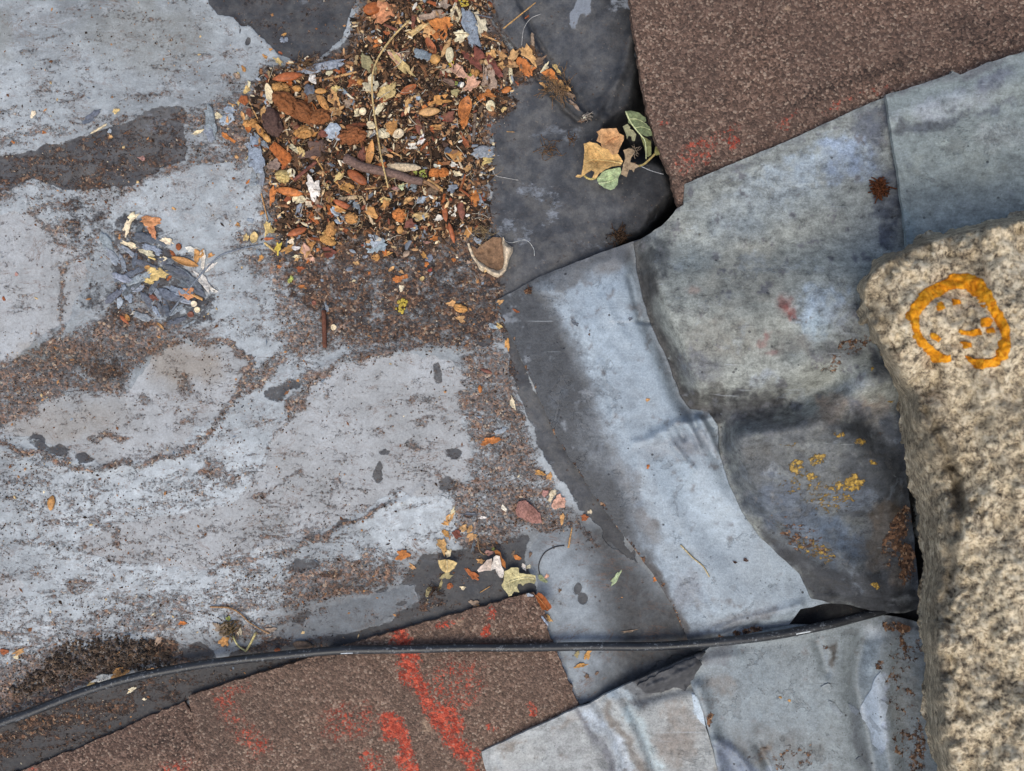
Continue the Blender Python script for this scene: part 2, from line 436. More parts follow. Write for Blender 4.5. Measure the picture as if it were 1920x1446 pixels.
def base_fields(px, py):
    F = {}
    F['bare'] = comp(px, py, [('p', BARE1, 1, 8), ('p', BARE2, 1, 8), ('p', BARE3, 1, 8), ('e', 12, 1098, 34, 26, 0, 1), ('e', 340, 700, 60, 60, 0, 1),
        ('p', [(170,370),(260,335),(400,300),(480,330),(500,400),(470,440),(300,420),(200,410)], .42, 14), ('e',300,270,60,30,0,.2)], 7, 60, 30)
    dark = comp(px, py, [('p', DARK1, 1, 2.5)], 3, 70, 18)
    dark = np.maximum(dark, comp(px, py, [
        ('p', DARK3, 1, 9),
        ('p', [(75,275),(110,265),(180,245),(240,230),(270,205),(345,200),(352,300),(320,310),(280,335),(230,355),(100,350),(60,335),(40,345),(-60,385),(-60,300),(40,290)], .88, 8),
        ('p', [(560,112),(585,122),(612,104),(645,75),(660,60),(655,130),(600,135)], .8, 8),
        ('p', [(540,1185),(560,1150),(640,1130),(740,1100),(790,1040),(850,1030),(940,1010),(990,1000),(985,1040),(1010,1110),(720,1215),(560,1250),(420,1230)], .82, 9),
        ('p', [(940,600),(970,740),(1015,840),(1085,945),(1120,1000),(1200,1060),(1140,960),(1060,840),(990,700),(950,600)], 1, 10),
        ('p', [(1085,1320),(1120,1310),(1200,1270),(1260,1230),(1340,1210),(1340,1330),(1060,1400)], 1, 8),
        ('p', [(-60,1362),(60,1322),(250,1262),(400,1236),(590,1216),(560,1260),(360,1315),(150,1415),(-60,1520)], .9, 9),
        ('p', [(1320,900),(1700,900),(1800,1250),(1320,1250)], 1, 9),
        ('p', [(500,455),(640,450),(930,445),(945,560),(940,640),(800,650),(620,640),(540,560)], .55, 16),
        ('e',850,848,24,12,0,.66),('e',723,846,13,8,10,.66),('e',708,884,9,22,-10,1),('e',840,912,24,22,0,.66),('e',822,700,14,24,0,.66),('e',875,560,14,14,0,.9),('e',905,596,16,12,0,.9),('e',910,640,18,14,0,.9),
        ('e',520,738,24,20,0,.66),('e',548,722,30,12,25,.66),('e',72,830,28,14,-20,.66),('e',110,845,26,12,-25,.66),('e',160,860,24,10,-10,.66),
        ('e',290,510,100,70,-20,.60), ('e',250,440,70,50,0,.54), ('e',340,560,90,60,-30,.58), ('e',150,410,70,60,-40,.46), ('e',200,560,70,50,0,.46), ('e',250,600,60,30,0,.5), ('e',640,470,40,12,0,.7),('e',640,980,20,8,30,.7),('e',880,965,10,10,0,.6),
        ('e',200,690,50,26,-10,.55),('e',570,1060,40,16,10,.6),('e',620,1075,30,10,10,.7),('e',300,1215,40,22,0,.8),('e',370,1225,36,26,0,.8)], 6, 75, 30))
    # blue grey repaint and its worn spots
    bl = comp(px, py, [('p', BLUE1, 1, 8), ('p', [(600,1140),(720,1105),(780,1095),(790,1130),(700,1180),(560,1205),(520,1190)], .8, 12), ('e',1098,1000,40,20,0,.7)], 6, 80, 30)
    spot = comp(px, py, [('e',1083,1103,9,14,-10,1),('e',1093,1122,11,13,0,1),('e',738,1177,5,6,0,1),('e',720,1187,4,4,0,1),('e',753,1131,13,4,12,1),('e',465,77,6,9,-20,.9),('e',450,58,3,7,-10,.8)], 1, 85, 15)
    F['blue'] = (1 - spot) * np.maximum(bl, comp(px, py, [('p', [(1080,985),(1160,1030),(1250,1110),(1340,1230),(1180,1330),(1100,1290)], 1, 14)], 6, 80, 30))
    F['soft_dark'] = comp(px, py, [('p', [(-60,1370),(100,1312),(250,1266),(400,1240),(590,1214),(560,1252),(360,1314),(150,1408),(-60,1490)], .92, 14), ('p', [(1060,965),(1100,1040),(1122,1110),(1135,1190),(1135,1260),(1100,1300),(1060,1330),(1340,1330),(1340,1190),(1240,1090),(1150,980)], 1.0, 46), ('e',1020,1010,50,22,20,.5), ('p', [(480,1190),(540,1125),(640,1085),(800,1030),(1000,1000),(1012,1112),(720,1220),(560,1255),(400,1250)], .62, 30), ('p', [(720,1225),(1015,1120),(1010,1085),(720,1180),(560,1215)], .8, 20), ('p', [(-40,1320),(120,1250),(330,1195),(560,1170),(560,1232),(400,1248),(60,1340)], .6, 24), ('e',940,1050,80,40,0,.35)], 10, 105)  # soft dark bands by the cable, the felt edge and the lining
    F['dark'] = np.maximum(dark * (1 - sstep(.3, .6, bl)), spot)
    # dirt coverage
    dirt = comp(px, py, [
        ('p', PILE, 1.05, 26), ('e', 540, 150, 50, 40, 20, .9), ('e', 455, 240, 50, 70, 0, .72),
        ('p', [(490,430),(930,440),(945,560),(950,640),(880,655),(760,650),(600,660),(560,700),(520,640),(505,560)], .66, 22),
        ('p', [(560,440),(860,445),(820,480),(700,500),(560,490)], .92, 14),
        ('p', [(510,500),(640,500),(650,560),(640,610),(560,610),(525,560)], .72, 20),
        ('p', [(860,660),(945,640),(985,760),(1010,860),(1060,940),(1120,1010),(1100,1030),(1000,985),(900,1040),(840,1010),(870,940),(880,860),(870,760)], .68, 18),
        ('p', [(840,900),(960,870),(1060,960),(1100,1020),(980,990),(900,1010),(840,1000)], .72, 20),
        ('e',1085,1005,45,22,-25,.85),
        ('p', [(-40,700),(50,655),(140,620),(230,580),(330,600),(400,615),(390,650),(330,650),(250,690),(245,735),(150,745),(80,758),(30,790),(-40,810)], .74, 14),
        ('p', [(20,750),(60,740),(70,790),(30,800)], .8, 10),
        ('l', [(467,682),(432,765),(398,795),(345,850),(262,873),(160,872),(80,852),(0,835)], 16, .74),
        ('l', [(375,650),(420,640),(468,665),(472,700),(465,730)], 15, .78),
        ('l', [(470,720),(520,680),(560,650)], 26, .74), ('l', [(545,775),(580,705),(650,672),(760,650),(900,640)], 20, .72),
        ('l', [(620,640),(760,630),(900,640)], 26, .55),
        ('l', [(560,770),(570,740)], 8, .7),
        ('l', [(400,1068),(560,1025),(660,975),(760,922)], 9, .72), ('l', [(500,880),(495,830),(545,780)], 6, .6),
        ('l', [(480,940),(540,900),(560,880)], 10, .62),
        ('p', [(-60,1160),(100,1145),(250,1110),(400,1085),(550,1055),(640,1020),(800,1030),(770,1095),(600,1130),(500,1165),(330,1200),(300,1250),(-60,1330)], .5, 34),
        ('p', [(520,1080),(640,1040),(760,1050),(740,1100),(620,1120),(530,1150)], .74, 22),
        ('p', [(110,1150),(250,1115),(330,1130),(420,1130),(330,1200),(200,1200)], .58, 22),
        ('p', [(-60,1250),(100,1215),(330,1185),(360,1250),(250,1262),(60,1330),(-60,1370)], .86, 18),
        ('p', [(-60,1370),(60,1340),(200,1310),(300,1270),(260,1340),(120,1380),(-60,1440)], .62, 20),
        ('p', [(400,1150),(520,1160),(560,1215),(430,1230)], .52, 18),
        ('p', [(160,950),(330,900),(480,850),(510,880),(430,930),(330,960),(200,1010)], .46, 22),
        ('e',200,975,40,22,0,.62),('e',400,880,50,22,20,.66),('e',430,900,30,20,0,.6),('e',215,1012,12,20,0,.72),('e',150,1095,36,22,0,.6),('e',170,910,40,14,0,.45),
        ('e',200,820,36,14,15,.62),('e',175,830,18,12,0,.6),('e',230,826,14,8,0,.7),('e',340,785,30,16,20,.5),('e',350,720,16,34,0,.55),('e',330,680,20,20,0,.3),('e',280,750,16,12,0,.5),
        ('p', [(0,860),(100,880),(170,900),(150,930),(0,920)], .34, 14),
        ('e',780,745,36,14,10,.52),('e',820,750,28,14,0,.5),('e',800,790,34,14,30,.52),('e',715,810,14,8,0,.5),('e',770,840,22,14,0,.5),('e',850,800,30,20,0,.5),('e',780,820,14,8,0,.5),
        ('p', [(-60,215),(120,225),(270,200),(400,195),(400,230),(270,215),(170,255),(-60,270)], .4, 16),
        ('e',120,185,60,14,8,.4),('e',270,180,40,12,0,.52),('e',60,250,30,12,0,.5),('e',230,220,30,10,15,.5),('e',430,150,30,20,0,.33),
        ('p', [(345,200),(450,160),(490,220),(500,290),(420,310),(350,305)], .52, 16),
        ('p', [(-60,280),(75,275),(345,205),(350,300),(230,355),(100,350),(-60,385)], .33, 12),
        ('p', [(-40,290),(60,270),(180,240),(345,200),(480,190),(500,300),(420,310),(330,320),(240,360),(200,420),(150,470),(100,440),(50,390),(-40,400)], .46, 26), ('e',440,250,60,80,0,.62), ('e',140,420,70,60,-30,.44), ('e',470,470,50,60,0,.5), ('e',280,500,110,80,-20,.40),
        ('l', [(0,370),(60,340),(120,350),(240,352),(320,320),(420,300),(490,305)], 14, .58), ('l', [(40,345),(60,400),(110,450),(160,470),(200,400),(240,350)], 15, .6),
        ('l', [(165,400),(200,430),(290,440)], 14, .5), ('l', [(110,600),(125,540),(115,500),(145,480)], 12, .66), ('l', [(90,650),(110,610)], 16, .7),
        ('e',150,480,40,26,0,.42),('e',250,560,90,60,0,.46),('e',340,540,60,40,0,.44),('e',450,540,70,40,0,.3),('e',470,600,60,40,0,.34),('e',560,630,30,16,0,.6),
        ('p', [(440,440),(520,440),(530,540),(470,500)], .42, 18), ('e',690,560,40,20,0,.5),('e',600,560,60,40,0,.6),
        ('e',420,1050,14,20,0,.55),('e',60,1010,60,50,0,.25),('e',60,1150,80,40,0,.36),('e',500,1110,80,30,10,.5),('e',440,1180,30,26,0,.55),('e',700,1150,20,10,0,.3),
        ('e',810,1130,30,12,10,.55),('e',870,1130,26,10,0,.5),('e',890,1010,40,26,0,.8),('e',30,440,40,30,0,.2),('e',40,560,30,30,0,.22),
        ], 11, 90, 38)
    field = 0.18 + 0.21 * np.clip(fbm(px, py, 120, 95, 3) + .2, 0, 1) + .12 * sstep(800, 940, py) * sstep(760, 500, px)
    dirt = np.maximum(dirt, field * sstep(900, 860, px))
    dirt = np.maximum(dirt, .13 * sstep(1000, 900, px))
    dirt = np.where(dirt > .9, dirt, dirt * .86)
    dirt = dirt * (1 - .8 * sstep(.5, 1, bl)) * np.where(px > 1150, .5, 1)
    inpile = poly_sdf(px, py, PILE)
    F['dirt'] = dirt
    F['clean_shade'] = comp(px, py, [('p', [(1110,-60),(1150,60),(1165,140),(1110,200),(1060,190),(1090,260),(1120,330),(1180,380),(1130,470),(1300,480),(1420,300),(1320,-60)], 1, 40), ('p', DARK1, .45, 20), ('p', [(-60,1390),(200,1300),(400,1262),(575,1232),(360,1312),(150,1408),(-60,1520)], .8, 14), ('p', [(1040,1330),(1120,1300),(1340,1210),(1340,1330)], .8, 14), ('p', [(1320,900),(1700,900),(1800,1250),(1320,1250)], 1, 9)], 16, 97)  # cleaner black bitumen, with the shade of the gaps painted in
    F['scuff'] = comp(px, py, [('e',1085,20,12,40,-12,.9),('e',1100,10,10,26,0,.8),('e',1165,10,24,24,0,.62),('e',1195,110,6,20,0,.8),('e',1010,370,60,60,0,.35),('e',960,440,40,40,0,.4)], 8, 98)
    F['soil'] = np.maximum(sstep(-6, 40, inpile + 30 * fbm(px, py, 36, 107)), np.maximum(.5 * sstep(-10, 14, poly_sdf(px, py, SOILMOUND)), .55 * comp(px, py, [('e', 190, 690, 60, 40, 0, 1), ('e', 540, 150, 60, 50, 0, 1.3)], 10, 99)))
    # general tone: olive / darker in the upper left, paler lower half
    F['tone'] = np.clip(.5 + 0.9 * fbm(px, py, 200, 101, 4) + .34 * sstep(650, 950, py) - .25 * sstep(150, 20, py) * sstep(500, 300, px), 0, 1)
    F['olive'] = comp(px, py, [('e', 270, 60, 130, 70, 0, .8), ('e', 5, 60, 30, 60, 0, .8), ('e', 340, 680, 70, 50, 0, .9), ('e',80,660,60,30,0,.8),('e',130,790,120,40,0,.5)], 20, 103)
    return F

def mat_base():
    g = NT("weathered_roof_coat")
    nf = g.noise(7, 4, .65)
    nm = g.noise(26, 8, .68)
    nb = g.noise(150, 5, .6)
    ns = g.noise(16, 10, .8, dist=.5, stretch=(.5, math.radians(-14)))
    A = lambda k: g.attr(k).outputs['Fac']
    # coats
    paint = g.mix(A('tone'), lin((128,133,135)), lin((197,203,205)))
    paint = g.mix(g.mrange(nm, .3, .7), g.mix(.5, paint, lin((120,123,126))), paint)
    paint = g.mix(g.mrange(ns, .50, .66, 0, .6), paint, lin((186,192,196)))
    bare = g.ramp(g.math('ADD', g.math('MULTIPLY', nb, .7), g.math('MULTIPLY', nf, .3)), [(.32, lin((140,141,140))), (.5, lin((165,166,166))), (.68, lin((184,187,189)))])
    bare = g.mix(g.math('MULTIPLY', A('olive'), .6), bare, lin((140,125,106)))
    # rusty veins where run-off has dried
    nv = g.noise(80, 8, .72, dist=1.2, stretch=(.5, math.radians(-17)))
    vein = g.math('MULTIPLY', g.mrange(g.math('ABSOLUTE', g.math('SUBTRACT', nv, .5)), .014, .004), g.mrange(g.noise(55, 5, .7), .46, .6))
    paint = g.mix(g.math('MULTIPLY', A('olive'), .45), paint, lin((118,116,104)))
    dark = g.ramp(g.math('ADD', g.math('MULTIPLY', nb, .5), g.math('MULTIPLY', nm, .5)), [(.34, lin((50,52,56))), (.5, lin((72,74,78))), (.66, lin((102,102,102)))])
    dark = g.mix(g.math('MULTIPLY', g.mrange(g.noise(60, 8, .75), .46, .66), .85), dark, lin((104,102,99)))
    dark = g.mix(g.math('MULTIPLY', A('clean_shade'), g.mrange(nm, .3, .7, 1.0, .62)), dark, lin((40,41,44)))
    dark = g.mix(g.cover(A('scuff'), g.noise(30, 9, .75, stretch=(.6, 1.3)), .15, 2.2), dark, lin((128,133,140)))
    dark = g.mix(g.mrange(nf, .64, .74), dark, lin((122,112,102)))
    dark = g.mix(g.mrange(g.noise(50, 6, .7, stretch=(.5, 1.2)), .62, .72), dark, lin((120,124,130)))
    blue = g.ramp(g.math('ADD', g.math('MULTIPLY', nb, .5), g.math('MULTIPLY', nm, .5)), [(.3, lin((112,118,123))), (.52, lin((146,153,158))), (.7, lin((160,167,172)))])
    vd = g.voro(4.2)
    sp = g.N('ShaderNodeSeparateColor'); g.put(sp.inputs[0], vd.outputs['Color'])
    dirt = g.ramp(sp.outputs[0], [(0, lin((46,36,30))), (.3, lin((80,59,46))), (.6, lin((114,82,61))), (.82, lin((148,107,80))), (.95, lin((176,138,107))), (1, lin((212,188,158)))])
    dirt = g.mix(g.mrange(nm, .3, .65), g.mix(.5, dirt, lin((66,58,52))), dirt)
    soil = g.ramp(sp.outputs[1], [(0, lin((26,22,18))), (.5, lin((48,38,30))), (.8, lin((74,57,43))), (1, lin((120,92,66)))])
    # masks
    n1 = g.noise(30, 9, .62)
    n2 = g.math('ADD', g.math('MULTIPLY', g.noise(26, 12, .78, dist=.6, stretch=(.42, math.radians(-17))), .55), g.math('MULTIPLY', g.noise(8, 7, .82, dist=.4), .45))
    n3 = g.math('ADD', g.math('MULTIPLY', n1, .6), g.math('MULTIPLY', g.noise(8, 6, .75), .4))
    bm = g.cover(A('bare'), n3, .16, 2.2)
    dm = g.cover(A('dark'), n3, .10, 1.9)
    blm = g.cover(A('blue'), n3, .12, 2.0)
    im = g.cover(A('dirt'), n2, .17, 4.2)
    sm = A('soil')
    col = g.mix(bm, paint, bare)
    # pale scratches on the smooth coat
    sc = g.noise(9, 3, .6, stretch=(.06, math.radians(35)))
    sc2 = g.noise(9, 3, .6, stretch=(.06, math.radians(-60)))
    scr = g.math('MULTIPLY', g.mrange(g.math('MAXIMUM', sc, sc2), .70, .76), g.mrange(nb, .42, .6))
    col = g.mix(g.math('MULTIPLY', scr, g.math('MULTIPLY', bm, .55)), col, lin((190,194,198)))
    col = g.mix(dm, col, dark)
    col = g.mix(blm, col, blue)
    col = g.mix(g.math('MULTIPLY', A('soft_dark'), g.mrange(nm, .3, .7, 1.0, .84)), col, g.mix(g.mrange(nf, .3, .7), lin((50,50,52)), lin((74,73,72))))
    col = g.mix(g.math('MULTIPLY', vein, g.mrange(dm, 0, 1, .62, 0)), col, lin((112,84,66)))
    # pinholes and specks
    pv = g.voro(15)
    pit = g.math('MULTIPLY', g.mrange(pv.outputs['Distance'], .16, .10), g.mrange(g.noise(60, 2), .47, .60))
    col = g.mix(g.math('MULTIPLY', pit, .7), col, lin((84,70,60)))
    fv = g.mrange(g.noise(3.2, 2, .6), .66, .74)
    col = g.mix(g.math('MULTIPLY', fv, .35), col, lin((100,80,66)))
    dcol = g.mix(sm, dirt, soil)
    thin = g.math('MAXIMUM', sm, g.mrange(g.noise(12, 6, .75), .35, .6, .55, .95))
    col = g.mix(g.math('MULTIPLY', im, thin), col, dcol)
    # thin dust veil round the dirt
    # fine mottling of everything
    sal = g.noise(3.4, 3, .8)
    col = g.mix(1.0, col, g.mrange(sal, .3, .7, .84, 1.16), 'MULTIPLY')
    col = g.mix(1.0, col, g.mrange(nm, .3, .7, .86, 1.12), 'MULTIPLY')
    veil = g.cover(A('dirt'), n2, .55, 3.0)
    col = g.mix(g.math('MULTIPLY', g.math('SUBTRACT', veil, im, clamp=True), .55), col, lin((116,101,90)))
    # relief
    h = g.math('ADD', g.math('MULTIPLY', dm, -.9), g.math('MULTIPLY', bm, -.35))
    h = g.math('MULTIPLY_ADD', g.math('MULTIPLY', im, g.math('SUBTRACT', 1.25, vd.outputs['Distance'])), .9, h)
    h = g.math('MULTIPLY_ADD', nm, .5, h)
    h = g.math('MULTIPLY_ADD', nf, .22, h)
    h = g.math('MULTIPLY_ADD', pit, -.5, h)
    nrm = g.bump(h, .0008, .9)
    rough = g.mrange(im, 0, 1, g.mrange(nm, .3, .7, .52, .70), .95)
    g.set(color=col, rough=rough, normal=nrm, spec=.22)
    return g.m

base_obj = build_base()

# ================================================================ RED MINERAL FELT
def mat_felt():
    g = NT("mineral_felt")
    v1 = g.voro(3.6); v2 = g.voro(6.0)
    s1 = g.N('ShaderNodeSeparateColor'); g.put(s1.inputs[0], v1.outputs['Color'])
    s2 = g.N('ShaderNodeSeparateColor'); g.put(s2.inputs[0], v2.outputs['Color'])
    nb = g.noise(110, 5, .6); nm = g.noise(24, 4, .6)
    gran = g.ramp(s1.outputs[0], [(0, lin((56,45,40))), (.22, lin((82,65,57))), (.5, lin((109,85,73))), (.72, lin((132,105,91))), (.88, lin((152,126,110))), (1, lin((184,162,142)))])
    tint = g.ramp(s2.outputs[1], [(0, lin((72,62,55))), (.6, lin((102,84,73))), (1, lin((122,104,92)))])
    col = g.mix(.35, gran, tint)
    col = g.mix(g.mrange(nb, .35, .62), g.mix(.45, col, lin((82,68,62))), col)
    pale = g.attr('pale').outputs['Fac']
    col = g.mix(g.math('MULTIPLY', pale, g.mrange(s1.outputs[1], .1, .9, .35, .9)), col, lin((165,140,118)))
    # worn red mineral showing / splashes of red
    red = g.attr('red').outputs['Fac']
    redm = g.cover(red, g.math('ADD', g.math('MULTIPLY', g.noise(26, 9, .8), .62), g.math('MULTIPLY', s1.outputs[2], .38)), .36, 2.4)
    redm = g.math('MULTIPLY', redm, g.mrange(red, .05, .26))
    redc = g.ramp(s2.outputs[2], [(0, lin((128,46,34))), (.5, lin((186,64,44))), (1, lin((226,98,70)))])
    col = g.mix(g.math('MULTIPLY', redm, .74), col, redc)
    drk = g.attr('soot').outputs['Fac']  # darker patches and strips on the felt
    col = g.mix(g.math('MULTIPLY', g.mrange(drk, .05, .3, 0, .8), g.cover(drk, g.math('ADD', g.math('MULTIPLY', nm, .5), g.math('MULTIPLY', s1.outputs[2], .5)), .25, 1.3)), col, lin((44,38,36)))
    h = g.math('ADD', g.math('MULTIPLY', v1.outputs['Distance'], -1.0), g.math('MULTIPLY', nm, .7))
    h = g.math('MULTIPLY_ADD', s1.outputs[0], .5, h)
    g.set(color=col, rough=.92, normal=g.bump(h, .0009, .9), spec=.12)
    return g.m
M_FELT = mat_felt()

def rag(outline, amp, f, seed, step=4):
    """roughen an outline"""
    pts = np.array(resample(outline, step))
    dx = amp * 2 * fbm(pts[:, 0], pts[:, 1], f, seed); dy = amp * 2 * fbm(pts[:, 0], pts[:, 1], f, seed + 7)
    return [tuple(p) for p in np.stack([pts[:, 0] + dx, pts[:, 1] + dy], 1)]

def felt(name, outline, zf, reds, pales, dark_marks, label, step=5, thick=.005):
    me, pxy = slab_mesh(name, rag(outline, 2.2, 9, 11), step, zf, thick)
    x, y = pxy[:, 0], pxy[:, 1]
    attr_f(me, 'red', comp(x, y, reds, 13, 111, 30) * .9); attr_f(me, 'pale', comp(x, y, pales, 3, 113, 20)); attr_f(me, 'soot', comp(x, y, dark_marks, 14, 115, 40))
    me.materials.append(M_FELT)
    o = link(bpy.data.objects.new(name, me))
    return tag(o, label, "roof felt")

def felt_rough(x, y, s):
    return .0011 * fbm(x, y, 8, s, 2) + .0022 * fbm(x, y, 160, s + 1, 3)

def z_felt_low(x, y):
    return .0065 + felt_rough(x, y, 121) + .004 * sstep(300, -100, x) * 0
def z_felt_left(x, y):
    return .0040 + felt_rough(x, y, 131)
def z_felt_top(x, y):
    return .018 + felt_rough(x, y, 141) + .045 * np.clip((x - 1190) / 730, 0, 1.6) ** 1.2

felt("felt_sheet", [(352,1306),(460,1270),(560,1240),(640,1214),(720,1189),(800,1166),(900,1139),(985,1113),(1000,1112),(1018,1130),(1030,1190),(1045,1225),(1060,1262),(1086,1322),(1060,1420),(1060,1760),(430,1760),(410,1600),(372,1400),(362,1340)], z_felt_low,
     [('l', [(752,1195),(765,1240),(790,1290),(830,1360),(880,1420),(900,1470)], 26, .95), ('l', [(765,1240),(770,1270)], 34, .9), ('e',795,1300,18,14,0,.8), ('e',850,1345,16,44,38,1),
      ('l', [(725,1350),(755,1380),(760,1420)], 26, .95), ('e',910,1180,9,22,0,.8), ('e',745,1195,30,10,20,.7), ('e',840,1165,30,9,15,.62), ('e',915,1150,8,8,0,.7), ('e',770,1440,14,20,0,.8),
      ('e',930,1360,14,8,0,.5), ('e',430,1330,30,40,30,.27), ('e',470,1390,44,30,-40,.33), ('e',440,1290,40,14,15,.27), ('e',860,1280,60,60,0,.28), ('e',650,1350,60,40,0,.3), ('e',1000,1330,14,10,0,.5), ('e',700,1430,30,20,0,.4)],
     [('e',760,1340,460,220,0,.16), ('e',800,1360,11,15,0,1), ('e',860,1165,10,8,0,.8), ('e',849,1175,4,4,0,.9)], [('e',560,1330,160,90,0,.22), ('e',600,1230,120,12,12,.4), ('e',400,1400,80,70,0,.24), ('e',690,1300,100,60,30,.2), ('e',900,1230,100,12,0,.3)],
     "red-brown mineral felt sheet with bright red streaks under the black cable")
felt("felt_sheet", [(-340,1640),(-340,1560),(0,1462),(60,1436),(150,1402),(260,1352),(345,1316),(366,1345),(376,1400),(414,1600),(434,1760),(-340,1760)], z_felt_left,
     [('e',330,1440,40,20,0,.3), ('e',60,1445,14,8,0,.4)], [('e',250,1440,60,14,15,.2)], [('e',330,1380,80,60,0,.3), ('e',200,1420,100,30,20,.25)],
     "dull brown mineral felt piece in the lower left corner")
felt("felt_sheet", [(1180,-320),(1178,-60),(1183,30),(1196,100),(1202,150),(1212,200),(1226,250),(1240,290),(1258,330),(1266,365),(1274,390),(1300,420),(1480,330),(1700,230),(1960,140),(2400,60),(2400,-320)], z_felt_top,
     [('e',1335,262,70,20,24,.25), ('e',1300,300,50,18,24,.25), ('e',1370,266,22,12,20,.34), ('e',1480,222,44,9,20,.26), ('e',1580,190,60,8,22,.25), ('e',1660,165,40,7,20,.2), ('e',1240,230,12,7,0,.4)],
     [('e',1473,17,6,6,0,1), ('e',1410,70,4,4,0,.7), ('e',1322,252,3,3,0,.7)], [('e',1850,60,120,50,0,.35), ('e',1420,60,90,50,0,.25), ('e',1600,150,200,20,20,.45), ('e',1300,330,60,12,25,.5)],
     "dark brown mineral felt above the grey lead, upper right", step=6, thick=.010)

# ================================================================ LEAD SHEETS
def mat_lead(name, rough=.5, speck=1.0, fleck=.35):
    g = NT(name)
    tint = g.attr('tint').outputs['Color']
    nf = g.noise(4, 4, .7); nm = g.noise(18, 7, .68); nb = g.noise(70, 6, .65)
    br = g.noise(9, 5, .7, stretch=(.25, math.radians(-30)))
    k = g.math('ADD', g.math('MULTIPLY', nm, .55), g.math('ADD', g.math('MULTIPLY', nf, .25), g.math('MULTIPLY', br, .2)))
    worn = g.attr('worn').outputs['Fac']
    amp = g.mrange(worn, 0, 1, .18, .85)
    f = g.math('MULTIPLY_ADD', g.mrange(k, .36, .64, -1, 1), amp, 1.0)
    col = g.mix(1.0, tint, f, 'MULTIPLY')
    # blue white bloom and dark mottling on the worn lead
    col = g.mix(g.math('MULTIPLY', g.mrange(g.noise(60, 10, .74), .575, .63), g.math('MULTIPLY', worn, .24)), col, lin((150,162,176)))
    col = g.mix(g.math('MULTIPLY', g.mrange(g.noise(36, 10, .78), .565, .625), g.math('MULTIPLY', worn, .55)), col, lin((58,57,56)))
    str_ = g.noise(34, 10, .8, stretch=(.3, math.radians(35)))
    col = g.mix(g.math('MULTIPLY', g.mrange(str_, .57, .615), g.math('MULTIPLY', worn, .4)), col, lin((70,66,60)))
    sc = g.noise(10, 3, .6, stretch=(.05, math.radians(62))); sc2 = g.noise(10, 3, .6, stretch=(.05, math.radians(-25)))
    col = g.mix(g.math('MULTIPLY', g.mrange(sc, .68, .73), .35), col, lin((176,182,186)))
    col = g.mix(g.math('MULTIPLY', g.mrange(sc2, .69, .73), .45), col, lin((60,60,60)))
    pk = g.noise(55, 10, .66, dist=.5)
    pmask = g.mrange(pk, .600, .612)
    col = g.mix(g.math('MULTIPLY', pmask, .28), col, lin((92,92,92)))
    pv = g.voro(9)
    pm = g.math('MULTIPLY', g.mrange(pv.outputs['Distance'], .17, .10), g.mrange(g.noise(45, 3), .46, .6))
    col = g.mix(g.math('MULTIPLY', pm, .7 * speck), col, lin((58,58,60)))
    pv2 = g.voro(26)
    pm2 = g.math('MULTIPLY', g.mrange(pv2.outputs['Distance'], .10, .07), g.mrange(g.noise(90, 2), .5, .56))
    col = g.mix(g.math('MULTIPLY', pm2, .85 * speck), col, lin((48,48,50)))
    dirt = g.attr('dirt').outputs['Fac']
    im = g.cover(dirt, g.noise(16, 9, .78), .06, 2.8)
    vd = g.voro(4.2)
    sp = g.N('ShaderNodeSeparateColor'); g.put(sp.inputs[0], vd.outputs['Color'])
    dc = g.ramp(sp.outputs[0], [(0, lin((50,38,32))), (.5, lin((98,72,54))), (.85, lin((134,98,72))), (1, lin((180,150,120)))])
    col = g.mix(im, col, dc)
    lic = g.attr('lichen').outputs['Fac']
    lm = g.cover(lic, g.noise(9, 8, .75), .10, 2.2)
    lc = g.ramp(sp.outputs[1], [(0, lin((110,88,42))), (.5, lin((152,122,56))), (1, lin((196,160,78)))])
    col = g.mix(lm, col, lc)
    sal = g.noise(3.2, 3, .8)
    col = g.mix(1.0, col, g.mrange(sal, .3, .7, .80, 1.20), 'MULTIPLY')
    h = g.math('ADD', g.math('MULTIPLY', nm, .8), g.math('MULTIPLY', nf, .35))
    h = g.math('MULTIPLY_ADD', im, .5, h)
    h = g.math('MULTIPLY_ADD', lm, .8, h)
    h = g.math('MULTIPLY_ADD', pm2, -.6, h)
    h = g.math('MULTIPLY_ADD', pmask, -.35, h)
    r = g.mrange(im, 0, 1, g.mrange(nm, .35, .65, rough - .08, rough + .12), .92)
    g.set(color=col, rough=r, normal=g.bump(h, .0009, .8), spec=.34)
    return g.m
M_LEAD = mat_lead("painted_lead", .42, 1.0)
M_LEAD2 = mat_lead("bare_lead", .58, .8)

